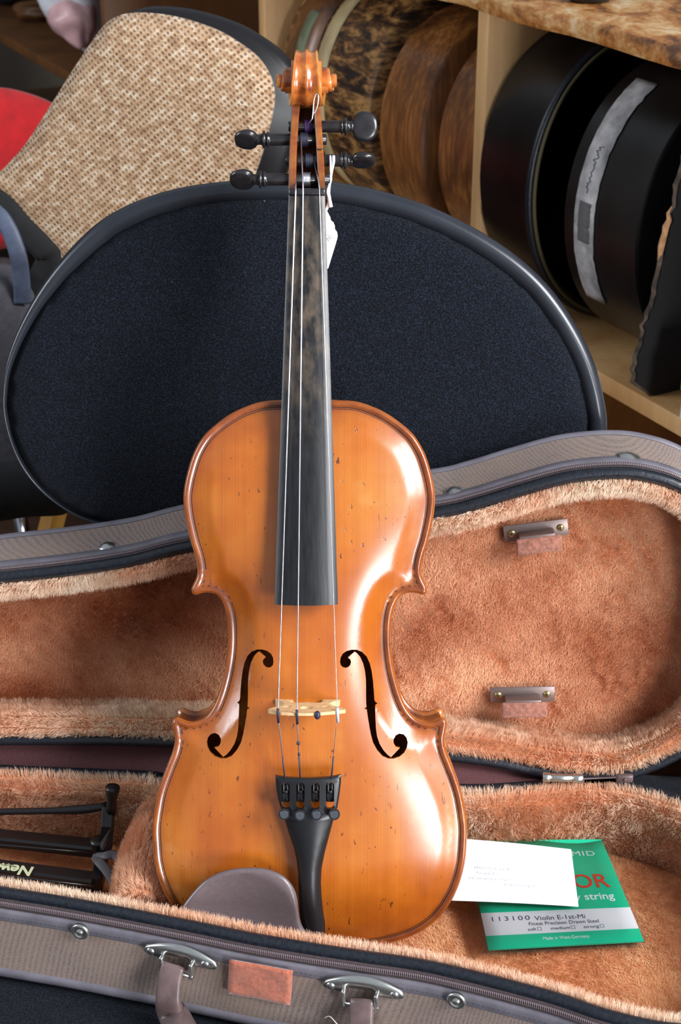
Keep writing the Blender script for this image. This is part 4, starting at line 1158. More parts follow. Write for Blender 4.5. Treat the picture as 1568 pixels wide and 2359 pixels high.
for i in range(70):
    blend = abs(i - 34.5) / 34.5; w_ = float(np.clip((blend - .42) / .48, 0, 1)); w_ = w_ * w_ * (3 - 2 * w_)
    nn_ = h1[3] * w_ + np.array([0, 0, 1.0]) * (1 - w_); s_ = np.cross(T3[i], nn_); s_ /= np.linalg.norm(s_)
    b_ = np.cross(T3[i], s_); fl = np.interp(tt_[i], [0, .12, .22, .8, .9, 1], [.30, .40, .85, .85, .40, .30])
    for k in range(16):
        a_ = 2 * math.pi * k / 16; ca_, sa_ = math.cos(a_), math.sin(a_)
        vs.append(path[i] + rad[i] * (math.copysign(abs(ca_) ** .7, ca_) * s_ + math.copysign(abs(sa_) ** .7, sa_) * b_ * fl))
lm.add(vs, [(i * 16 + k, i * 16 + (k + 1) % 16, (i + 1) * 16 + (k + 1) % 16, (i + 1) * 16 + k) for i in range(69) for k in range(16)] + [tuple(reversed(range(16))), tuple(69 * 16 + k for k in range(16))])
lm.obj('handle', 'leather', case, label='worn purplish brown leather handle')
# white cotton string knotted round the right end of the handle
ks = thing('cotton_string', 'white cotton string knotted around the right end of the leather handle', 'string', tuple(hp(h2, .002, -.020, .012)))
m = MB()
for j, (z_, tl_) in enumerate(((-.0175, .0), (-.0195, .0008), (-.0212, -.0006))):
    pts = [hp(h2, .002 + .0092 * math.cos(a_), z_ + tl_ * math.sin(a_), .0150 + .0075 * math.sin(a_)) for a_ in np.linspace(0, 2 * math.pi, 24, endpoint=False)]
    m.tube(pts, .0012, 8, closed=True)
m.obj('wrap', 'cotton', ks)
m = MB(); r0 = np.random.default_rng(4)
for j in range(7):
    c = hp(h2, .0145 + .0016 * j, -.0185 + .001 * r0.normal(), .0125)
    pts = [c + np.array([.0016 * math.cos(a_), -.001 * math.cos(a_ * 2), .0042 * math.sin(a_)]) + r0.normal(size=3) * .0003 for a_ in np.linspace(0, 2 * math.pi, 10, endpoint=False)]
    m.tube(pts, .0008, 6, closed=True)
m.tube(catmull(np.array([hp(h2, -.006, -.016, .018), hp(h2, -.011, -.008, .020), hp(h2, -.017, -.006, .016), hp(h2, -.021, -.012, .012)]), 20, False), .0003, 5)
m.obj('knot', 'cotton', ks)

# ================================================================== THINGS IN THE CASE
# string packet
FZ = .0215
p0, p1 = on_z(1125, 2188, FZ), on_z(1483, 2168, FZ); p2 = on_z(1385, 1934, FZ + .010); p3 = on_z(1071, 1936, FZ + .010)
pk_ = thing('string_packet', 'green and white string packet in a clear sleeve lying on the plush', 'packet', tuple(p0))
nrm_ = np.cross(p1 - p0, p3 - p0); nrm_ /= np.linalg.norm(nrm_)
def pkt(u, v, h=0.0): return p0 * (1 - u) * (1 - v) + p1 * u * (1 - v) + p2 * u * v + p3 * (1 - u) * v + nrm_ * h
def slab(u0, v0, u1, v1, h0, h1_, name, mat, parent, **k):
    m = MB(); G = 10; vs = [pkt(u0 + (u1 - u0) * i / G, v0 + (v1 - v0) * j / G, h) for h in (h0, h1_) for i in range(G + 1) for j in range(G + 1)]; K = (G + 1) ** 2
    ix = lambda i, j: i * (G + 1) + j
    fs = []
    for i in range(G):
        for j in range(G): f = (ix(i, j), ix(i + 1, j), ix(i + 1, j + 1), ix(i, j + 1)); fs += [tuple(q + K for q in f), tuple(reversed(f))]
        for a, b in ((ix(i, 0), ix(i + 1, 0)), (ix(i + 1, G), ix(i, G)), (ix(0, i + 1), ix(0, i)), (ix(G, i), ix(G, i + 1))): fs.append((a, b, b + K, a + K))
    m.add(vs, fs); return m.obj(name, mat, parent, smooth=False, **k)
slab(0, 0, 1, 1, -.0012, 0, 'envelope', 'green', pk_)
slab(.0, .115, 1, .315, 0, .00012, 'printed_band', 'packwhite', pk_, label='white printed band')
slab(-.02, -.02, 1.03, 1.02, -.0022, -.0018, 'sleeve_back', 'sleeve', pk_)
sl = MB(); G = 14; vs = []
for i in range(G + 1):
    for j in range(G + 1):
        u, v = -.045 + 1.10 * i / G, -.05 + 1.06 * j / G; e_ = max(0, 1 - min(u + .045, 1.055 - u, v + .05, 1.01 - v) / .05)
        vs.append(pkt(u, v, .0010 + .0005 * math.sin(u * 9 + v * 4) - .0016 * e_))
sl.add(vs, [(i * (G + 1) + j, (i + 1) * (G + 1) + j, (i + 1) * (G + 1) + j + 1, i * (G + 1) + j + 1) for i in range(G) for j in range(G)])
sl.obj('plastic_sleeve', 'sleeve', pk_)
ux = (p1 - p0) / np.linalg.norm(p1 - p0)
def ptext(s, u, v, w, h, mat, **k):
    o_ = pkt(u, v, .00022); ex = pkt(u + w, v) - pkt(u, v); L_ = np.linalg.norm(ex); ex /= L_; ey = pkt(u, v + h) - pkt(u, v); H_ = np.linalg.norm(ey); ey /= H_
    return text('lettering', s, .01, o_, ex, ey, mat, pk_, fit=(L_, H_), **k)
ptext('113100', .05, .238, .25, .038, 'inkdark', spacing=1.3)
ptext('Violin E-1st-Mi', .345, .230, .335, .038, 'inkdark')
ptext('Finest Precision Drawn Steel', .295, .186, .46, .030, 'inkdark')
ptext('soft', .28, .140, .055, .026, 'inkdark'); ptext('medium', .43, .140, .125, .026, 'inkdark'); ptext('strong', .645, .140, .10, .026, 'inkdark')
for u in (.345, .565, .755):
    b_ = MB(); s1, s2 = .026, .027
    for (a0, c0, a1, c1) in ((u, .139, u + s1, .142), (u, .139 + s2, u + s1, .142 + s2), (u, .139, u + .003, .142 + s2), (u + s1 - .003, .139, u + s1, .142 + s2)):
        q = [pkt(a0, c0, .0002), pkt(a1, c0, .0002), pkt(a1, c1, .0002), pkt(a0, c1, .0002)]; b_.add(q, [(0, 1, 2, 3)])
    b_.obj('tick_box', 'inkdark', pk_, smooth=False)
ptext('Made in West-Germany', .36, .055, .30, .028, 'white')
ptext('y string', .655, .400, .27, .062, 'white', bold=.012)
ptext('OR', .675, .515, .25, .130, 'red', bold=.012)
ptext('MID', .735, .830, .165, .048, 'white', spacing=1.1)
# white printed card
c0, c1, c2, c3 = on_z(1043, 2075, .034), on_z(1332, 2089, .029), on_z(1315, 1957, .050), on_z(1072, 1933, .056)
cd_ = thing('printed_card', 'white card with faint typed lines, lying over the green packet beside the violin', 'card', tuple(c1))
m = MB(); G = 10; vs = []; cn = np.cross(c1 - c0, c3 - c0); cn /= np.linalg.norm(cn)
ext = -.10
for i in range(G + 1):
    for j in range(G + 1):
        u, v = ext + (1 - ext) * i / G, j / G; vs.append(c0 * (1 - u) * (1 - v) + c1 * u * (1 - v) + c2 * u * v + c3 * (1 - u) * v + cn * .0012 * math.sin(math.pi * u))
m.add(vs, [(i * (G + 1) + j, (i + 1) * (G + 1) + j, (i + 1) * (G + 1) + j + 1, i * (G + 1) + j + 1) for i in range(G) for j in range(G)])
solidify(m.obj('card_sheet', 'paper', cd_), .0004)
def ctext(s, u, v, size):
    f_ = lambda u, v: c0 * (1 - u) * (1 - v) + c1 * u * (1 - v) + c2 * u * v + c3 * (1 - u) * v + cn * (.0012 * math.sin(math.pi * u) + .0007)
    ex = f_(u + .1, v) - f_(u, v); ex /= np.linalg.norm(ex); ey = f_(u, v + .1) - f_(u, v); ey /= np.linalg.norm(ey); text('lettering', s, size, f_(u, v), ex, ey, 'ink', cd_)
ctext('When the E and A', .13, .52, .0034); ctext('for was 8 in', .16, .435, .0034); ctext('told to issue and had', .10, .35, .0034); ctext('to the neck and', .40, .27, .0034)

# black folding shoulder rest with a rubber band, in the left compartment
sr = thing('shoulder_rest', 'black shoulder rest with a grey rubber band, lying in the left compartment of the case', 'shoulder rest', tuple(on_z(240, 2010, .02)))
def flatbar(pts, w, h, name, mat, parent, **k):
    """bar of rectangular section w (horizontal) x h through points"""
    P = np.array(pts); m = MB(); vs = []
    for i in range(len(P)):
        t = P[min(i + 1, len(P) - 1)] - P[max(i - 1, 0)]; t /= np.linalg.norm(t); s_ = np.cross(t, [0, 0, 1.0]); s_ /= np.linalg.norm(s_); u_ = np.cross(s_, t)
        for a, b in ((-1, -.7), (-1, .7), (-.75, 1), (.75, 1), (1, .7), (1, -.7), (.75, -1), (-.75, -1)): vs.append(P[i] + s_ * a * w / 2 + u_ * b * h / 2)
    n8 = len(P); fs = [(i * 8 + k_, i * 8 + (k_ + 1) % 8, (i + 1) * 8 + (k_ + 1) % 8, (i + 1) * 8 + k_) for i in range(n8 - 1) for k_ in range(8)]
    m.add(vs, fs + [tuple(reversed(range(8))), tuple((n8 - 1) * 8 + k_ for k_ in range(8))]); return m.obj(name, mat, parent, **k)
barz = .030
low = flatbar([on_z(-250, 1968, barz), on_z(0, 2003, barz), on_z(218, 2032, barz)], .012, .011, 'lower_bar', 'blackplastic', sr, angle=30)
mid = flatbar([on_z(-250, 1905, barz + .004), on_z(0, 1932, barz + .004), on_z(222, 1955, barz + .004)], .013, .010, 'middle_bar', 'blackplastic', sr, angle=30)
rim_ = [on_z(-250, 1955, barz + .010), on_z(0, 1987, barz + .010), on_z(216, 2014, barz + .010)]
m = MB(); m.tube([on_z(-250, 1983, barz + .0055), on_z(0, 2016, barz + .0055), on_z(216, 2042, barz + .0055)], .0007, 6); m.obj('bar_ridge', 'tuner', sr)
m = MB(); m.tube([on_z(-250, 1917, barz + .0098), on_z(0, 1947, barz + .0098), on_z(214, 1965, barz + .0098)], .0007, 6); m.obj('bar_ridge', 'tuner', sr)
up_ = MB(); up_.tube(catmull(np.array([on_z(-250, 1880, .060), on_z(-60, 1872, .060), on_z(120, 1868, .062), on_z(210, 1863, .064), on_z(250, 1855, .066)]), 24, False), [.0026] * 18 + [.003, .0034, .0036, .0034, .003, .003], 10); up_.obj('upper_rod', 'blackplastic', sr)
kb = MB(); a = on_z(257, 1862, .066); kb.lathe(a, (.10, .1, 1.0), [(-.004, .0042), (.002, .0040), (.006, .0036), (.012, .0046), (.0165, .0056), (.018, .0050), (.0185, .002)], 18); kb.obj('end_knob', 'blackplastic', sr)
flatbar([on_z(250, 1862, .064), on_z(248, 1905, .055), on_z(243, 1950, .042), on_z(238, 1972, .030)], .0090, .008, 'side_arm', 'blackplastic', sr, angle=30)
flatbar([on_z(236, 1965, .032), on_z(230, 2005, .031), on_z(222, 2040, .030)], .0085, .012, 'side_arm', 'blackplastic', sr, angle=30)
kb = MB(); a = on_z(228, 1955, .036); kb.lathe(a - np.array([0, 0, .006]), (0, 0, 1), [(0, .0060), (.010, .0058), (.0125, .0062), (.0140, .0056), (.0145, .002)], 20); kb.obj('knob', 'blackplastic', sr)
rb = MB(); rb.tube(catmull(np.array([on_z(222, 1975, .040), on_z(240, 1972, .044), on_z(262, 1970, .044), on_z(280, 1985, .042), on_z(290, 2005, .040), on_z(285, 2030, .038), on_z(272, 2042, .036), on_z(262, 2030, .037), on_z(245, 2005, .041), on_z(228, 1985, .043)]), 60), .0036, 8, closed=True, flat=.22, flat_dir=(0, -.4, 1))
rb.obj('rubber_band', 'rubber', sr, label='grey rubber band')
ta, tb = on_z(94, 1999, barz + .0066), on_z(0, 1987, barz + .0066)
ex = (tb - ta) / np.linalg.norm(tb - ta); ey = np.cross([0, 0, 1.0], ex)
text('lettering', 'New', .0135, on_z(80, 1999, barz + .0061), ex, ey, 'cream', sr, bold=.03)
text('lettering', 'HANDMADE', .0030, on_z(38, 1994, barz + .0061), ex, ey, 'cream', sr)
# ================================================================== CHAIRS
def traced(px, p, n, X, Y):
    """outline traced on a real plane; returns 2-D points in the plane's own axes"""
    out = []
    for x, y in px: q = on_plane(x, y, p, n) - np.array(p); out.append((q @ X, q @ Y))
    return np.array(out)
def dome_panel(name, mat, parent, p, X, Y, Z, out, bulge, edge, step=.010, thick=.03, **k):
    """cushion: domed front with rounded rim, flat back"""
    out = ccw(out); V2, F2 = tri_fill(out, [], grid_inside(out, step, step * .5)); d = seg_dist(V2, out)
    # extra rounded edge rings
    z = bulge * (1 - np.exp(-d / (edge * 3))) + edge * .6 * np.sqrt(np.clip(1 - (1 - np.clip(d / edge, 0, 1)) ** 2, 0, 1))
    Pn = [p + X * a + Y * b + Z * c for (a, b), c in zip(V2, z)]
    n = len(out); m = MB(); m.add(Pn, [tuple(f) for f in F2])
    base = len(m.v); m.v += [tuple(p + X * a + Y * b - Z * thick) for a, b in out]
    # outline vertices come first in the triangulation
    for i in range(n): j = (i + 1) % n; m.f.append((j, i, base + i, base + j))
    m.f.append(tuple(base + i for i in reversed(range(n))))
    return m.obj(name, mat, parent, **k)

chair = thing('office_chair', 'office chair with dark navy seat and black rimmed oval backrest, carrying the violin case', 'chair', (0, .85, 0))
A_ = math.radians(12)
CP = np.array([0, 1.045, SEAT + .2]); CX = np.array([1.0, 0, 0]); CY = np.array([0, math.sin(A_), math.cos(A_)]); CZ = np.array([0, -math.cos(A_), math.sin(A_)])
cpx = [(700, 413), (560, 415), (430, 430), (330, 458), (240, 503), (170, 565), (108, 640), (60, 720), (26, 800), (9, 880), (14, 970), (45, 1060), (98, 1130), (170, 1182), (240, 1207), (330, 1228), (500, 1250), (800, 1262), (1080, 1240), (1280, 1180), (1375, 1090),
       (1397, 1000), (1391, 920), (1366, 830), (1322, 742), (1262, 658), (1190, 590), (1100, 530), (1000, 480), (900, 446), (800, 424)]
cout = ccw(catmull(traced(cpx, CP, CZ, CX, CY), 200)); cn_ = out_normals(cout)
# shell and rim
m = MB(); n = len(cout); prof = []
rim_w = np.array([.0075 if (cout[i] @ np.array([.55, .83])) > .03 else .0011 for i in range(n)])
k_ = np.ones(25) / 25; rim_w = np.convolve(np.concatenate([rim_w[-12:], rim_w, rim_w[:12]]), k_, 'valid')
vs = []
for f_, z_ in ((2.0, .000), (1.7, .0045), (1.0, .0075), (.35, .0060), (0.0, .000), (.1, -.012), (1.2, -.030), (6, -.040)):
    for i in range(n): q = cout[i] - cn_[i] * rim_w[i] * f_; vs.append(CP + CX * q[0] + CY * q[1] + CZ * z_)
K = 8; m.add(vs, [(k * n + (i + 1) % n, k * n + i, (k + 1) * n + i, (k + 1) * n + (i + 1) % n) for k in range(K - 1) for i in range(n)])
m.f.append(tuple((K - 1) * n + i for i in range(n))); m.f = [tuple(reversed(f)) for f in m.f]
shell = m.obj('back_shell', 'chairplastic', chair, label='glossy black plastic back rim')
inner = np.array([cout[i] - cn_[i] * rim_w[i] * 1.6 for i in range(n)])
dome_panel('backrest', 'navy', chair, CP, CX, CY, CZ, resample(inner, 180), .010, .012, .010, .010, label='dark navy woven backrest cushion')
so2 = [(-.30, .62), (.30, .62), (.34, .70), (.33, 1.0), (.27, 1.06), (-.27, 1.06), (-.33, 1.0), (-.34, .70)]
so2 = ccw(catmull(np.array(so2), 140))
dome_panel('seat', 'navy', chair, np.array([0, 0, SEAT - .0125]), np.array([1.0, 0, 0]), np.array([0, 1.0, 0]), np.array([0, 0, 1.0]), so2, .0050, .012, .02, .045)
m = MB(); m.lathe((0, .86, .07), (0, 0, 1), [(0, .03), (.2, .028), (.2, .022), (.34, .022)], 20); m.obj('gas_column', 'chairplastic', chair)
for k in range(5):
    a = 2 * math.pi * k / 5 + .3; e_ = np.array([.27 * math.cos(a), .86 + .27 * math.sin(a), .055]); m = MB(); m.tube([(0, .86, .09), (e_ + np.array([0, .86, .09])) / 2 * [1, 1, 1] if False else ((e_[0]) / 2, (.86 + e_[1]) / 2, .08), e_], [.022, .018, .012], 8); m.lathe(e_ + np.array([0, -.012, -.030]), (0, 1, 0), [(0, .022), (.002, .025), (.022, .025), (.024, .022)], 16); m.obj('leg', 'chairplastic', chair)
m = MB(); bp = CP - CZ * .045; m.tube(catmull(np.array([bp - CY * .05, bp - CY * .16 - CZ * .01, (0, 1.07, SEAT - .03), (0, .95, SEAT - .058)]), 16, False), .018, 8, flat=.5, flat_dir=(0, 1, 0)); m.obj('back_support', 'chairplastic', chair)

# tweed chair behind on the left
tp_ = np.array([-.18, 1.42, SEAT + .34]); yaw = math.radians(-8); A2 = math.radians(10)
TXv = np.array([math.cos(yaw), math.sin(yaw), 0]); nb_ = np.array([-math.sin(yaw), math.cos(yaw), 0]); TYv = nb_ * math.sin(A2) + np.array([0, 0, math.cos(A2)]); TZv = -nb_ * math.cos(A2) + np.array([0, 0, math.sin(A2)])
tpx = [(318, 29), (380, 34), (440, 48), (500, 70), (545, 96), (590, 130), (618, 170), (630, 212), (626, 262), (612, 320), (590, 390), (560, 470), (500, 600), (420, 720), (300, 750), (190, 680), (120, 600), (60, 530), (-10, 462), (-40, 440), (-35, 410), (0, 395), (25, 370), (60, 330), (115, 245), (165, 165), (205, 105), (240, 58), (275, 36)]
tweed = thing('tweed_chair', 'chair with a beige brown knitted tweed back, behind the navy chair at upper left', 'chair', (tp_[0], tp_[1], 0))
to_ = ccw(catmull(traced(tpx, tp_, TZv, TXv, TYv), 160)); tn_ = out_normals(to_)
bo_ = to_ + tn_ * .004 + np.array([.014, -.004])
m = MB(); n = len(bo_); vs = []
for f_, z_ in ((0, -.008), (.006, -.016), (.006, -.028), (-.004, -.040)): vs += [tp_ + TXv * q[0] + TYv * q[1] + TZv * z_ for q in (bo_ + tn_ * f_)]
m.add(vs, [(k * n + (i + 1) % n, k * n + i, (k + 1) * n + i, (k + 1) * n + (i + 1) % n) for k in range(3) for i in range(n)]); m.f += [tuple(3 * n + i for i in reversed(range(n))), tuple(range(n))]; m.f = [tuple(reversed(f)) if len(f) == 4 else f for f in m.f]
m.obj('back_shell', 'blackplastic', tweed, label='black plastic back shell')
# cushion mesh kept in its own axes so that the knit follows the panel
TR = Matrix((tuple(TXv), tuple(-TZv), tuple(TYv))).transposed()
cu = dome_panel('backrest', 'tweed', None, np.zeros(3), np.array([1.0, 0, 0]), np.array([0, 0, 1.0]), np.array([0, -1.0, 0]), to_, .012, .014, .010, .008, label='beige brown knitted tweed cushion')
cu.parent = tweed; cu.matrix_parent_inverse = WM[tweed.name].inverted(); cu.matrix_basis = Matrix.Translation(Vector(tp_)) @ TR.to_4x4()
seatq = np.array([tp_[0], 1.285, .43])
m = MB(); m.bbox((-.075, seatq[1] + .0, .43), (.33, .27, .06), .02); m.obj('seat', 'tweed', tweed)
lx1 = on_plane(186, 1220, (0, 1.19, 0), (0, 1, 0))[0]; lx2 = on_plane(160, 1220, (0, 1.39, 0), (0, 1, 0))[0]
for ax_, ay_ in ((lx1, 1.19), (lx1 + .27, 1.19), (lx2, 1.39), (lx2 + .30, 1.39)):
    m = MB(); m.tube([(ax_ + .012, ay_, .402), (ax_ - .04 if ax_ < -.1 else ax_ + .03, ay_, 0.002)], .009, 10); m.obj('leg', 'chrome', tweed)
for s_ in (-1, 1):
    m = MB(); b_ = tp_ - TZv * .045 + TXv * (.06 * s_); m.tube([b_ + TYv * .02, b_ - TYv * .25, (b_[0], seatq[1] + .12, .41)], .010, 8); m.obj('back_post', 'chrome', tweed)

# red chair far left
rp_ = np.array([-.62, 1.95, SEAT + .05]); red = thing('red_chair', 'chair with a plain red back at the left edge, behind the tweed chair', 'chair', (rp_[0], rp_[1], 0))
RXv, RYv, RZv = np.array([1.0, 0, 0]), np.array([0, .17, .985]), np.array([0, -.985, .17])
rpx = [(-60, 205), (0, 203), (60, 216), (110, 236), (150, 262), (175, 310), (175, 400), (140, 500), (60, 560), (-80, 580), (-200, 540), (-240, 400), (-220, 280), (-150, 225)]
ro_ = ccw(catmull(traced(rpx, rp_, RZv, RXv, RYv), 90)); dome_panel('backrest', 'redfab', red, rp_, RXv, RYv, RZv, ro_, .02, .02, .02, .02)
m = MB(); m.bbox((-.62, 1.72, .40), (.42, .40, .06), .02); m.obj('seat', 'redfab', red)
for sx, sy in ((-.18, -.16), (.18, -.16), (-.18, .16), (.18, .16)):
    m = MB(); m.tube([(-.62 + sx, 1.72 + sy, .37), (-.62 + sx * 1.1, 1.72 + sy * 1.1, 0.002)], .011, 10); m.obj('leg', 'chrome', red)
m = MB(); m.tube([rp_ - RZv * .02 - RYv * .05, (-.62, 1.97, .36), (-.62, 1.85, .36)], .014, 8); m.obj('back_post', 'chrome', red)

# grey bag with straps between the chairs, left edge
bagp = np.array([-.33, 1.20, SEAT]); 
gb = thing('grey_bag', 'grey soft bag with a black flap and blue grey strap at the left edge', 'bag', (-.36, 1.22, SEAT - .2))
gpx = [(-120, 640), (-60, 628), (0, 620), (30, 626), (62, 660), (90, 730), (100, 900), (130, 1010), (190, 1110), (175, 1150), (120, 1160), (0, 1180), (-120, 1190)]
gZ = np.array([.18, -.96, .20]); gZ /= np.linalg.norm(gZ); gX = np.cross([0, 0, 1.0], -gZ); gX /= np.linalg.norm(gX); gX = -gX if gX[0] < 0 else gX; gY = np.cross(gZ, gX)
gc = np.array([-.33, 1.26, SEAT + .05])
go = ccw(catmull(traced(gpx, gc, gZ, gX, gY), 90)); dome_panel('bag_body', 'greybag', gb, gc, gX, gY, gZ, go, .012, .016, .012, .10)
gpx2 = [(-120, 1075), (0, 1068), (80, 1062), (150, 1080), (165, 1150), (150, 1185), (60, 1192), (-20, 1205), (-120, 1215)]
gc2 = gc + gZ * .022; go2 = ccw(catmull(traced(gpx2, gc2, gZ, gX, gY), 70)); dome_panel('bag_flap', 'blackcloth', gb, gc2, gX, gY, gZ, go2, .006, .008, .012, .006, label='black cloth flap')
def strap(px, off, w, name, mat):
    c_ = gc + gZ * off; pts = np.array([on_plane(x, y, c_ + gZ * (o_ if o_ else 0), gZ) for x, y, o_ in px]); pts = catmull(pts, 40, False); m = MB(); m.tube(pts, w, 8, flat=.22, flat_dir=tuple(gZ)); return m.obj(name, mat, gb)
strap([(-60, 470, -.01), (-10, 490, 0), (20, 530, .004), (42, 590, .006), (50, 650, 0), (52, 700, -.006)], .020, .0075, 'strap', 'strap')
strap([(-60, 440, -.02), (0, 470, -.02), (50, 525, -.02), (100, 575, -.025), (112, 600, -.03), (70, 680, -.04)], .004, .011, 'strap', 'blackcloth')
# chrome and wooden legs glimpsed below
# ================================================================== SHELVING
SD = np.array([-.458, .889, 0]); SE = np.array([.889, .458, 0]); SP = np.array([.142, 1.62, 0])
def sp(s, e, z): return SP + SD * s + SE * e + np.array([0, 0, SEAT + z])
SR = np.column_stack([SD, SE, [0, 0, 1.0]])
def sbox(m, s0, s1, e0, e1, z0, z1, b=0):
    c = sp((s0 + s1) / 2, (e0 + e1) / 2, (z0 + z1) / 2); sz = (abs(s1 - s0), abs(e1 - e0), abs(z1 - z0))
    return m.bbox(c, sz, b, SR) if b else m.box(c, sz, SR)
shelf = thing('shelving_unit', 'tall pale plywood shelving unit holding old instrument cases on edge', 'shelf', tuple(sp(.4, .3, -SEAT)))
for s0 in (-.012, .522, 1.150, -.62):
    m = MB(); sbox(m, s0, s0 + .020, 0, .55, -SEAT + .001, .512, .001); m.obj('upright_panel', 'plydark' if s0 > 1 else 'ply', shelf)
for s0, s1 in ((-.60, -.0125), (.0085, .5215), (.5425, 1.1495), (1.1705, 2.7)):
    for z1 in (.207, -.10):
        m = MB(); sbox(m, s0, s1, .002, .55, z1 - .018, z1, .001); m.obj('shelf_board', 'plydark' if s0 > .5 else 'ply', shelf)
m = MB(); sbox(m, -.62, 2.7, .5505, .56, -SEAT + .001, .512); m.obj('back_panel', 'plydark', shelf)
# worn top board with a wavy chipped front edge
m = MB(); N = 60; vs = []; r0 = np.random.default_rng(9)
for i in range(N + 1):
    s = -.66 + (1.2) * i / N; e0 = -.012 + .004 * math.sin(i * .6) + r0.normal() * .0014
    vs += [sp(s, e0 + .002, .5135), sp(s, e0, .518), sp(s, e0 + .001, .5265 + r0.normal() * .0006), sp(s, e0 + .004, .530), sp(s, .56, .530), sp(s, .56, .5135)]
m.add(vs, [(i * 6 + k, (i + 1) * 6 + k, (i + 1) * 6 + (k + 1) % 6, i * 6 + (k + 1) % 6) for i in range(N) for k in range(6)] + [tuple(range(6)), tuple(reversed([N * 6 + k for k in range(6)]))])
m.obj('top_board', 'worn', shelf, angle=35, label='scuffed worn top board')
m = MB(); sbox(m, .545, 2.7, -.005, .56, .5135, .530, .001); m.obj('top_board', 'ply', shelf)

def half_round(name, label, group, s0, s1, e0, zc, r, mat, aspect=1.0, depth=.42, rim=.004, parent=None, hollow=False, cat='instrument case'):
    """old instrument case standing on its side: rounded end towards the room"""
    t = thing(name, label, cat, tuple(sp((s0 + s1) / 2, e0 + .2, zc - r)), group)
    prof = []; 
    for a in np.linspace(-math.pi / 2, math.pi / 2, 40): prof.append((e0 + r * aspect - r * aspect * abs(math.cos(a)) ** .85, zc + r * math.sin(a)))
    prof = [(depth, zc - r)] + prof + [(depth, zc + r)]
    n = len(prof); m = MB(); vs = []; secs = [(s0, .004), (s0 + .003, 0), (s1 - .003, 0), (s1, .004)] if s1 > s0 else [(s0, .004), (s0 - .003, 0), (s1 + .003, 0), (s1, .004)]
    for s, inset in secs:
        for e, z in prof: k = 1 - inset / r; vs.append(sp(s, e0 + r + (e - e0 - r) * k if e < e0 + r else e, zc + (z - zc) * k))
    fs = [(k * n + i, k * n + (i + 1) % n, (k + 1) * n + (i + 1) % n, (k + 1) * n + i) for k in range(len(secs) - 1) for i in range(n)]
    if hollow:
        # near side (first section) stays open: inner wall and floor
        w = .008; inn = []
        for s in (s0, s1 - math.copysign(.010, s1 - s0)):
            for e, z in prof: k = 1 - w / r; inn.append(sp(s, e0 + r + (e - e0 - r) * k if e < e0 + r else e, zc + (z - zc) * k))
        b = len(vs); vs += inn
        fs += [(i, b + i, b + (i + 1) % n, (i + 1) % n) for i in range(n)] + [(b + i, b + n + i, b + n + (i + 1) % n, b + (i + 1) % n) for i in range(n)] + [tuple(b + n + i for i in range(n))]
    else: fs += [tuple(range(n))]
    fs += [tuple((len(secs) - 1) * n + i for i in reversed(range(n)))]
    m.add(vs, fs); o = m.obj('body', mat, t, angle=40)
    return t, prof
BZ = .2075
# wooden ones, middle compartment
t, pf = half_round('instrument_case', 'old brown wooden case end, left one of the plain wooden pair', 'cases in the middle compartment', .135, .232, .010, BZ + .137, .1365, 'casewood', .95)
t, pf = half_round('instrument_case', 'old brown wooden case end, nearest the upright on its left side', 'cases in the middle compartment', .020, .118, .022, BZ + .135, .1345, 'casewood', .95)
t, pf = half_round('instrument_case', 'mottled brown case with peeling finish and pale tape strip, behind the scroll', 'cases in the middle compartment', .262, .50, .010, BZ + .142, .1415, 'mottle', .95)
def wrap_strip(t, s0, s1, e0, zc, r, aspect, a0, a1, name, mat, lift=.0012, n=40, jag=0, label=None):
    m = MB(); vs = []; rr_ = np.random.default_rng(3)
    for i in range(n + 1):
        a = a0 + (a1 - a0) * i / n; e = e0 + r * aspect - (r * aspect + lift) * abs(math.cos(a)) ** .85; z = zc + (r + lift) * math.sin(a)
        j = rr_.normal() * jag
        vs += [sp(s0 + j, e, z), sp(s1 + j * .5, e, z)]
    m.add(vs, [(2 * i, 2 * i + 1, 2 * i + 3, 2 * i + 2) for i in range(n)]); o = m.obj(name, mat, t, label=label); solidify(o, .0008, 0); return o
wrap_strip(t, .372, .402, .010, BZ + .142, .1415, .95, -1.2, 1.3, 'tape_strip', 'palestrip', label='pale tape strip')
wrap_strip(t, .408, .490, .010, BZ + .142, .1415, .95, -1.2, 1.3, 'brown_band', 'casewood')
wrap_strip(t, .438, .462, .010, BZ + .142, .1415, .95, .30, .72, 'patch', 'greentape', lift=.002, label='grey green patch')
# right compartment
t, pf = half_round('instrument_case', 'glossy black rounded case with a piped open edge, beside the pale upright', 'cases in the right compartment', -.108, -.014, -.006, BZ + .1465, .1460, 'blackcase', .95, hollow=True)
ed = []; 
for a in np.linspace(-1.45, 1.45, 60): ed.append(sp(-.1085, -.006 + .1455 * .95 - .1455 * .95 * abs(math.cos(a)) ** .85, BZ + .1465 + .1455 * math.sin(a)))
m = MB(); m.tube(ed, .0042, 8); m.obj('edge_piping', 'piping', t)
ed2 = [p + SD * -.0035 + SE * .004 for p in ed]; m = MB(); m.tube(ed2, .0022, 8); m.obj('edge_trim', 'greentrim', t, label='dull green trim line')
t, pf = half_round('instrument_case', 'scuffed black case with a grey masking tape strip across its end', 'cases in the right compartment', -.280, -.162, -.002, BZ + .142, .1415, 'blackcase', .95)
wrap_strip(t, -.214, -.183, -.002, BZ + .142, .1415, .95, -.62, 1.05, 'masking_tape', 'maskingtape', jag=.0005, label='grey masking tape with pencil writing')
wrap_strip(t, -.208, -.190, -.002, BZ + .142, .1415, .95, -.15, .12, 'tape_smudge', 'pencil', lift=.0018, n=24, jag=.0006)
pts_a = np.linspace(.18, .5, 26)
wr = []
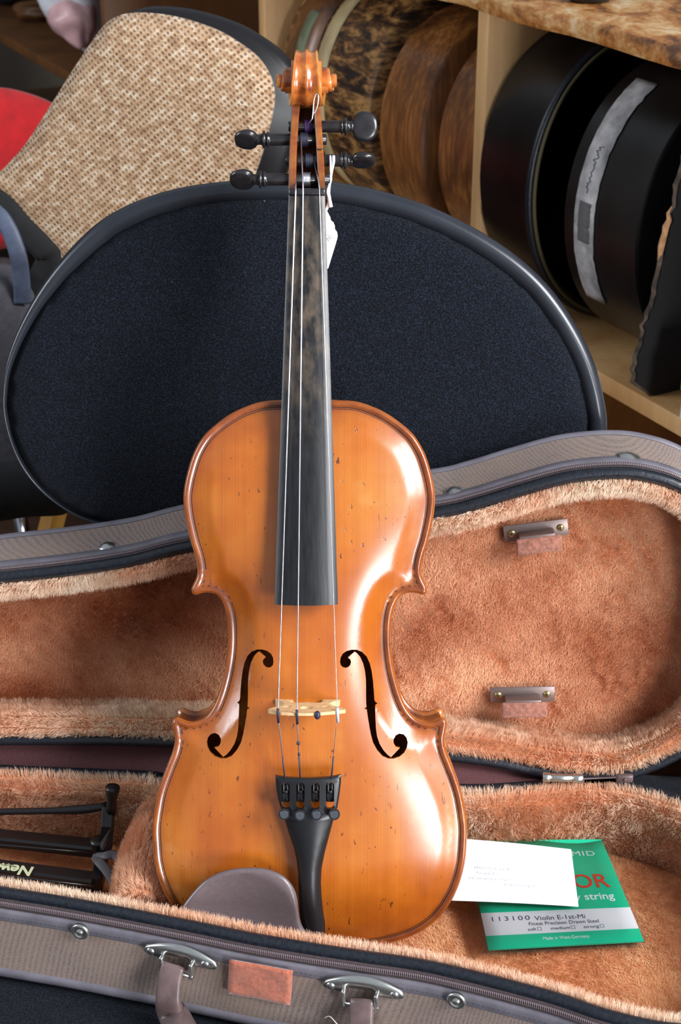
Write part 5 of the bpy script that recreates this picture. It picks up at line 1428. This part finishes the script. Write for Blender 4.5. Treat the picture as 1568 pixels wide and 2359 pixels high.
for k_, a in enumerate(pts_a):
    e = -.002 + .1415 * .95 - (.1415 * .95 + .0022) * abs(math.cos(a)) ** .85; z = BZ + .142 + (.1415 + .0022) * math.sin(a); wr.append(sp(-.1985 + .0055 * math.sin(k_ * 1.9 + 1.7 * math.sin(k_ * .8)) * (.5 + .5 * math.sin(k_ * 2.3 + 1)), e, z))
m = MB(); m.tube(catmull(np.array(wr), 160, False), .0004, 5); m.obj('handwriting', 'pencil', t)
# black sheet with torn edge
bs = thing('black_board_sheet', 'flat black fibreboard sheet with a torn ragged edge, at the right', 'board', tuple(sp(-.36, .1, BZ)), 'cases in the right compartment')
N = 46; r0 = np.random.default_rng(12); vs = []; ev = []
zs = np.linspace(BZ + .0005, .500, N + 1)
for i, z in enumerate(zs):
    e0 = -.016 + (.026 if i < 3 else 0) * (3 - i) / 3 + r0.normal() * .0013 + .01 * ((z - BZ) / .3)
    ev.append(e0); sl_ = -.300 - .16 * (z - BZ); vs += [sp(sl_, e0, z), sp(sl_ - .007, e0 + .001, z), sp(sl_ - .007, .40, z), sp(sl_, .40, z)]
m = MB(); m.add(vs, [(i * 4 + k, i * 4 + (k + 1) % 4, (i + 1) * 4 + (k + 1) % 4, (i + 1) * 4 + k) for i in range(N) for k in range(4)] + [(0, 1, 2, 3), tuple(N * 4 + k for k in (3, 2, 1, 0))]); m.f = [tuple(reversed(f)) for f in m.f]
m.obj('sheet', 'blackboard', bs, smooth=False)
m = MB(); m.tube([sp(-.3035 - .16 * (z - BZ) + r0.normal() * .0008, e_ - .0008, z) for e_, z in zip(ev, zs)], [.0016 + .0010 * r0.random() for _ in ev], 6); m.obj('torn_edge', 'torn', bs)
m = MB(); m.tube([sp(-.3035 - .16 * (z - BZ), e_ - .0020, z) for e_, z in zip(ev, zs)][22:31], [.0008, .0022, .003, .003, .0026, .003, .0024, .0015, .0006], 6); m.obj('torn_edge', 'tornpale', bs, label='pale bare patch of the torn edge')
cb_ = thing('cream_box', 'small cream carton at the right edge, next to the black sheet', 'box', tuple(sp(-.40, .05, BZ)))
m = MB(); sbox(m, -.43, -.362, -.002, .12, BZ + .0005, BZ + .075, .001); m.obj('carton', 'packwhite', cb_); m = MB(); sbox(m, -.43, -.362, -.004, -.0025, BZ + .03, BZ + .05); m.obj('label', 'cream', cb_)
# small black pot on the top board
pt = on_plane(1362, 8, (0, 0, SEAT + .530), (0, 0, 1)); bt = thing('black_pot', 'small round black pot standing on the worn top board', 'pot', tuple(pt))
m = MB(); m.lathe(pt + np.array([0, 0.012, .0]), (0, 0, 1), [(0.0003, .018), (.003, .021), (.03, .022), (.032, .019), (.034, .019)], 28); m.obj('pot_body', 'blackplastic', bt)
m = MB(); m.lathe(pt + np.array([0, 0.012, .0342]), (0, 0, 1), [(0, .021), (.008, .021), (.010, .018)], 28); m.obj('lid', 'piping', bt)

# ---- left compartment: carrier bag and dark clutter
bc = sp(1.38, .08, BZ + .115)
pb_ = thing('carrier_bag', 'white and pink plastic carrier bag on the shelf at top left', 'bag', tuple(bc - np.array([0, 0, .11])))
def blob(c, rad, R_, seed, amt, n=26, k=28, tip=0):
    vs = []
    for i in range(n + 1):
        th_ = math.pi * i / n
        for j in range(k):
            ph = 2 * math.pi * j / k; d = np.array([math.sin(th_) * math.cos(ph), math.sin(th_) * math.sin(ph), math.cos(th_)])
            s = 1 + amt * float(vnoise(d[None], seed, 3.2)[0]); q = d * s * rad
            if tip: q[0] *= (1 + tip * d[2]); q[1] *= (1 + tip * d[2])
            vs.append(np.array(c) + (R_ @ q if R_ is not None else q))
    return MB().add(vs, [(i * k + j, (i + 1) * k + j, (i + 1) * k + (j + 1) % k, i * k + (j + 1) % k) for i in range(n) for j in range(k)])
cc_ = on_plane(152, 20, sp(1.30, -.02, 0), SE)
tl_ = math.radians(16); RB = np.array([[math.cos(tl_), 0, -math.sin(tl_)], [0, 1, 0], [math.sin(tl_), 0, math.cos(tl_)]])
blob(cc_ + np.array([-.012, .06, .055]), np.array([.066, .05, .130]), RB, 5, .20, tip=.30).obj('bag_film', 'bag', pb_)
blob(cc_ + np.array([.008, .045, -.030]), np.array([.040, .042, .046]), RB, 8, .22, tip=.45).obj('bag_contents', 'pinkbag', pb_, label='pink contents showing through')
for j, (x, y, r_, mt, lb) in enumerate(((20, 62, .05, 'blackcloth', 'crumpled black cloth heap on the upper left shelf'), (95, 95, .035, 'plydark', 'small brown lump lying behind the carrier bag'))):
    c = on_plane(x, y, sp(1.5, .12, 0), SE); q = thing('cloth_heap' if j == 0 else 'cork_lump', lb, 'cloth' if j == 0 else 'lump', tuple(c))
    c[2] = SEAT + BZ + r_ * .62
    blob(c, np.array([r_ * 1.5, r_ * 1.2, r_ * .6]), None, 20 + j, .3).obj('cloth' if j == 0 else 'lump_body', mt, q)

# ---- below the tweed chair: light wood stick and chrome legs seen at left
wp = thing('wooden_stool', 'yellowish wooden stool leg visible below the grey bag', 'stool', (-.43, 1.60, 0))
a, b = on_plane(122, 1195, (0, 1.5, 0), (0, 1, 0)), on_plane(105, 1262, (0, 1.5, 0), (0, 1, 0)); d_ = (b - a) / np.linalg.norm(b - a)
t0 = (a[2] - .36) / -d_[2]; t1 = (a[2] - .001) / -d_[2]
for dx in (0, -.28):
    m = MB(); m.tube([a - d_ * .085 + np.array([dx, 0, 0]), a + d_ * t1 + np.array([dx, 0, 0])], .013, 4); m.obj('leg', 'woodyellow', wp, smooth=False)
m = MB(); m.bbox((a[0] - .13, a[1] + .06, a[2] + .096), (.33, .22, .024), .004); m.obj('seat', 'woodyellow', wp)
# ================================================================== ROOM
m = MB(); m.box((0, 1.7, -.01), (7, 8, .02)); kind(m.obj('floor', 'floor'), 'structure')
m = MB(); m.box((0, 4.8, 1.3), (7, .1, 2.6)); kind(m.obj('wall_back', 'wall'), 'structure')
m = MB(); m.box((-3.2, 1.2, 1.3), (.1, 7, 2.6)); kind(m.obj('wall_left', 'wall'), 'structure')
m = MB(); m.box((2.6, 1.2, 1.3), (.1, 7, 2.6)); kind(m.obj('wall_right', 'wall'), 'structure')
bpy.context.view_layer.update()
for o in scn.objects:
    if '_m' in o: del o['_m']
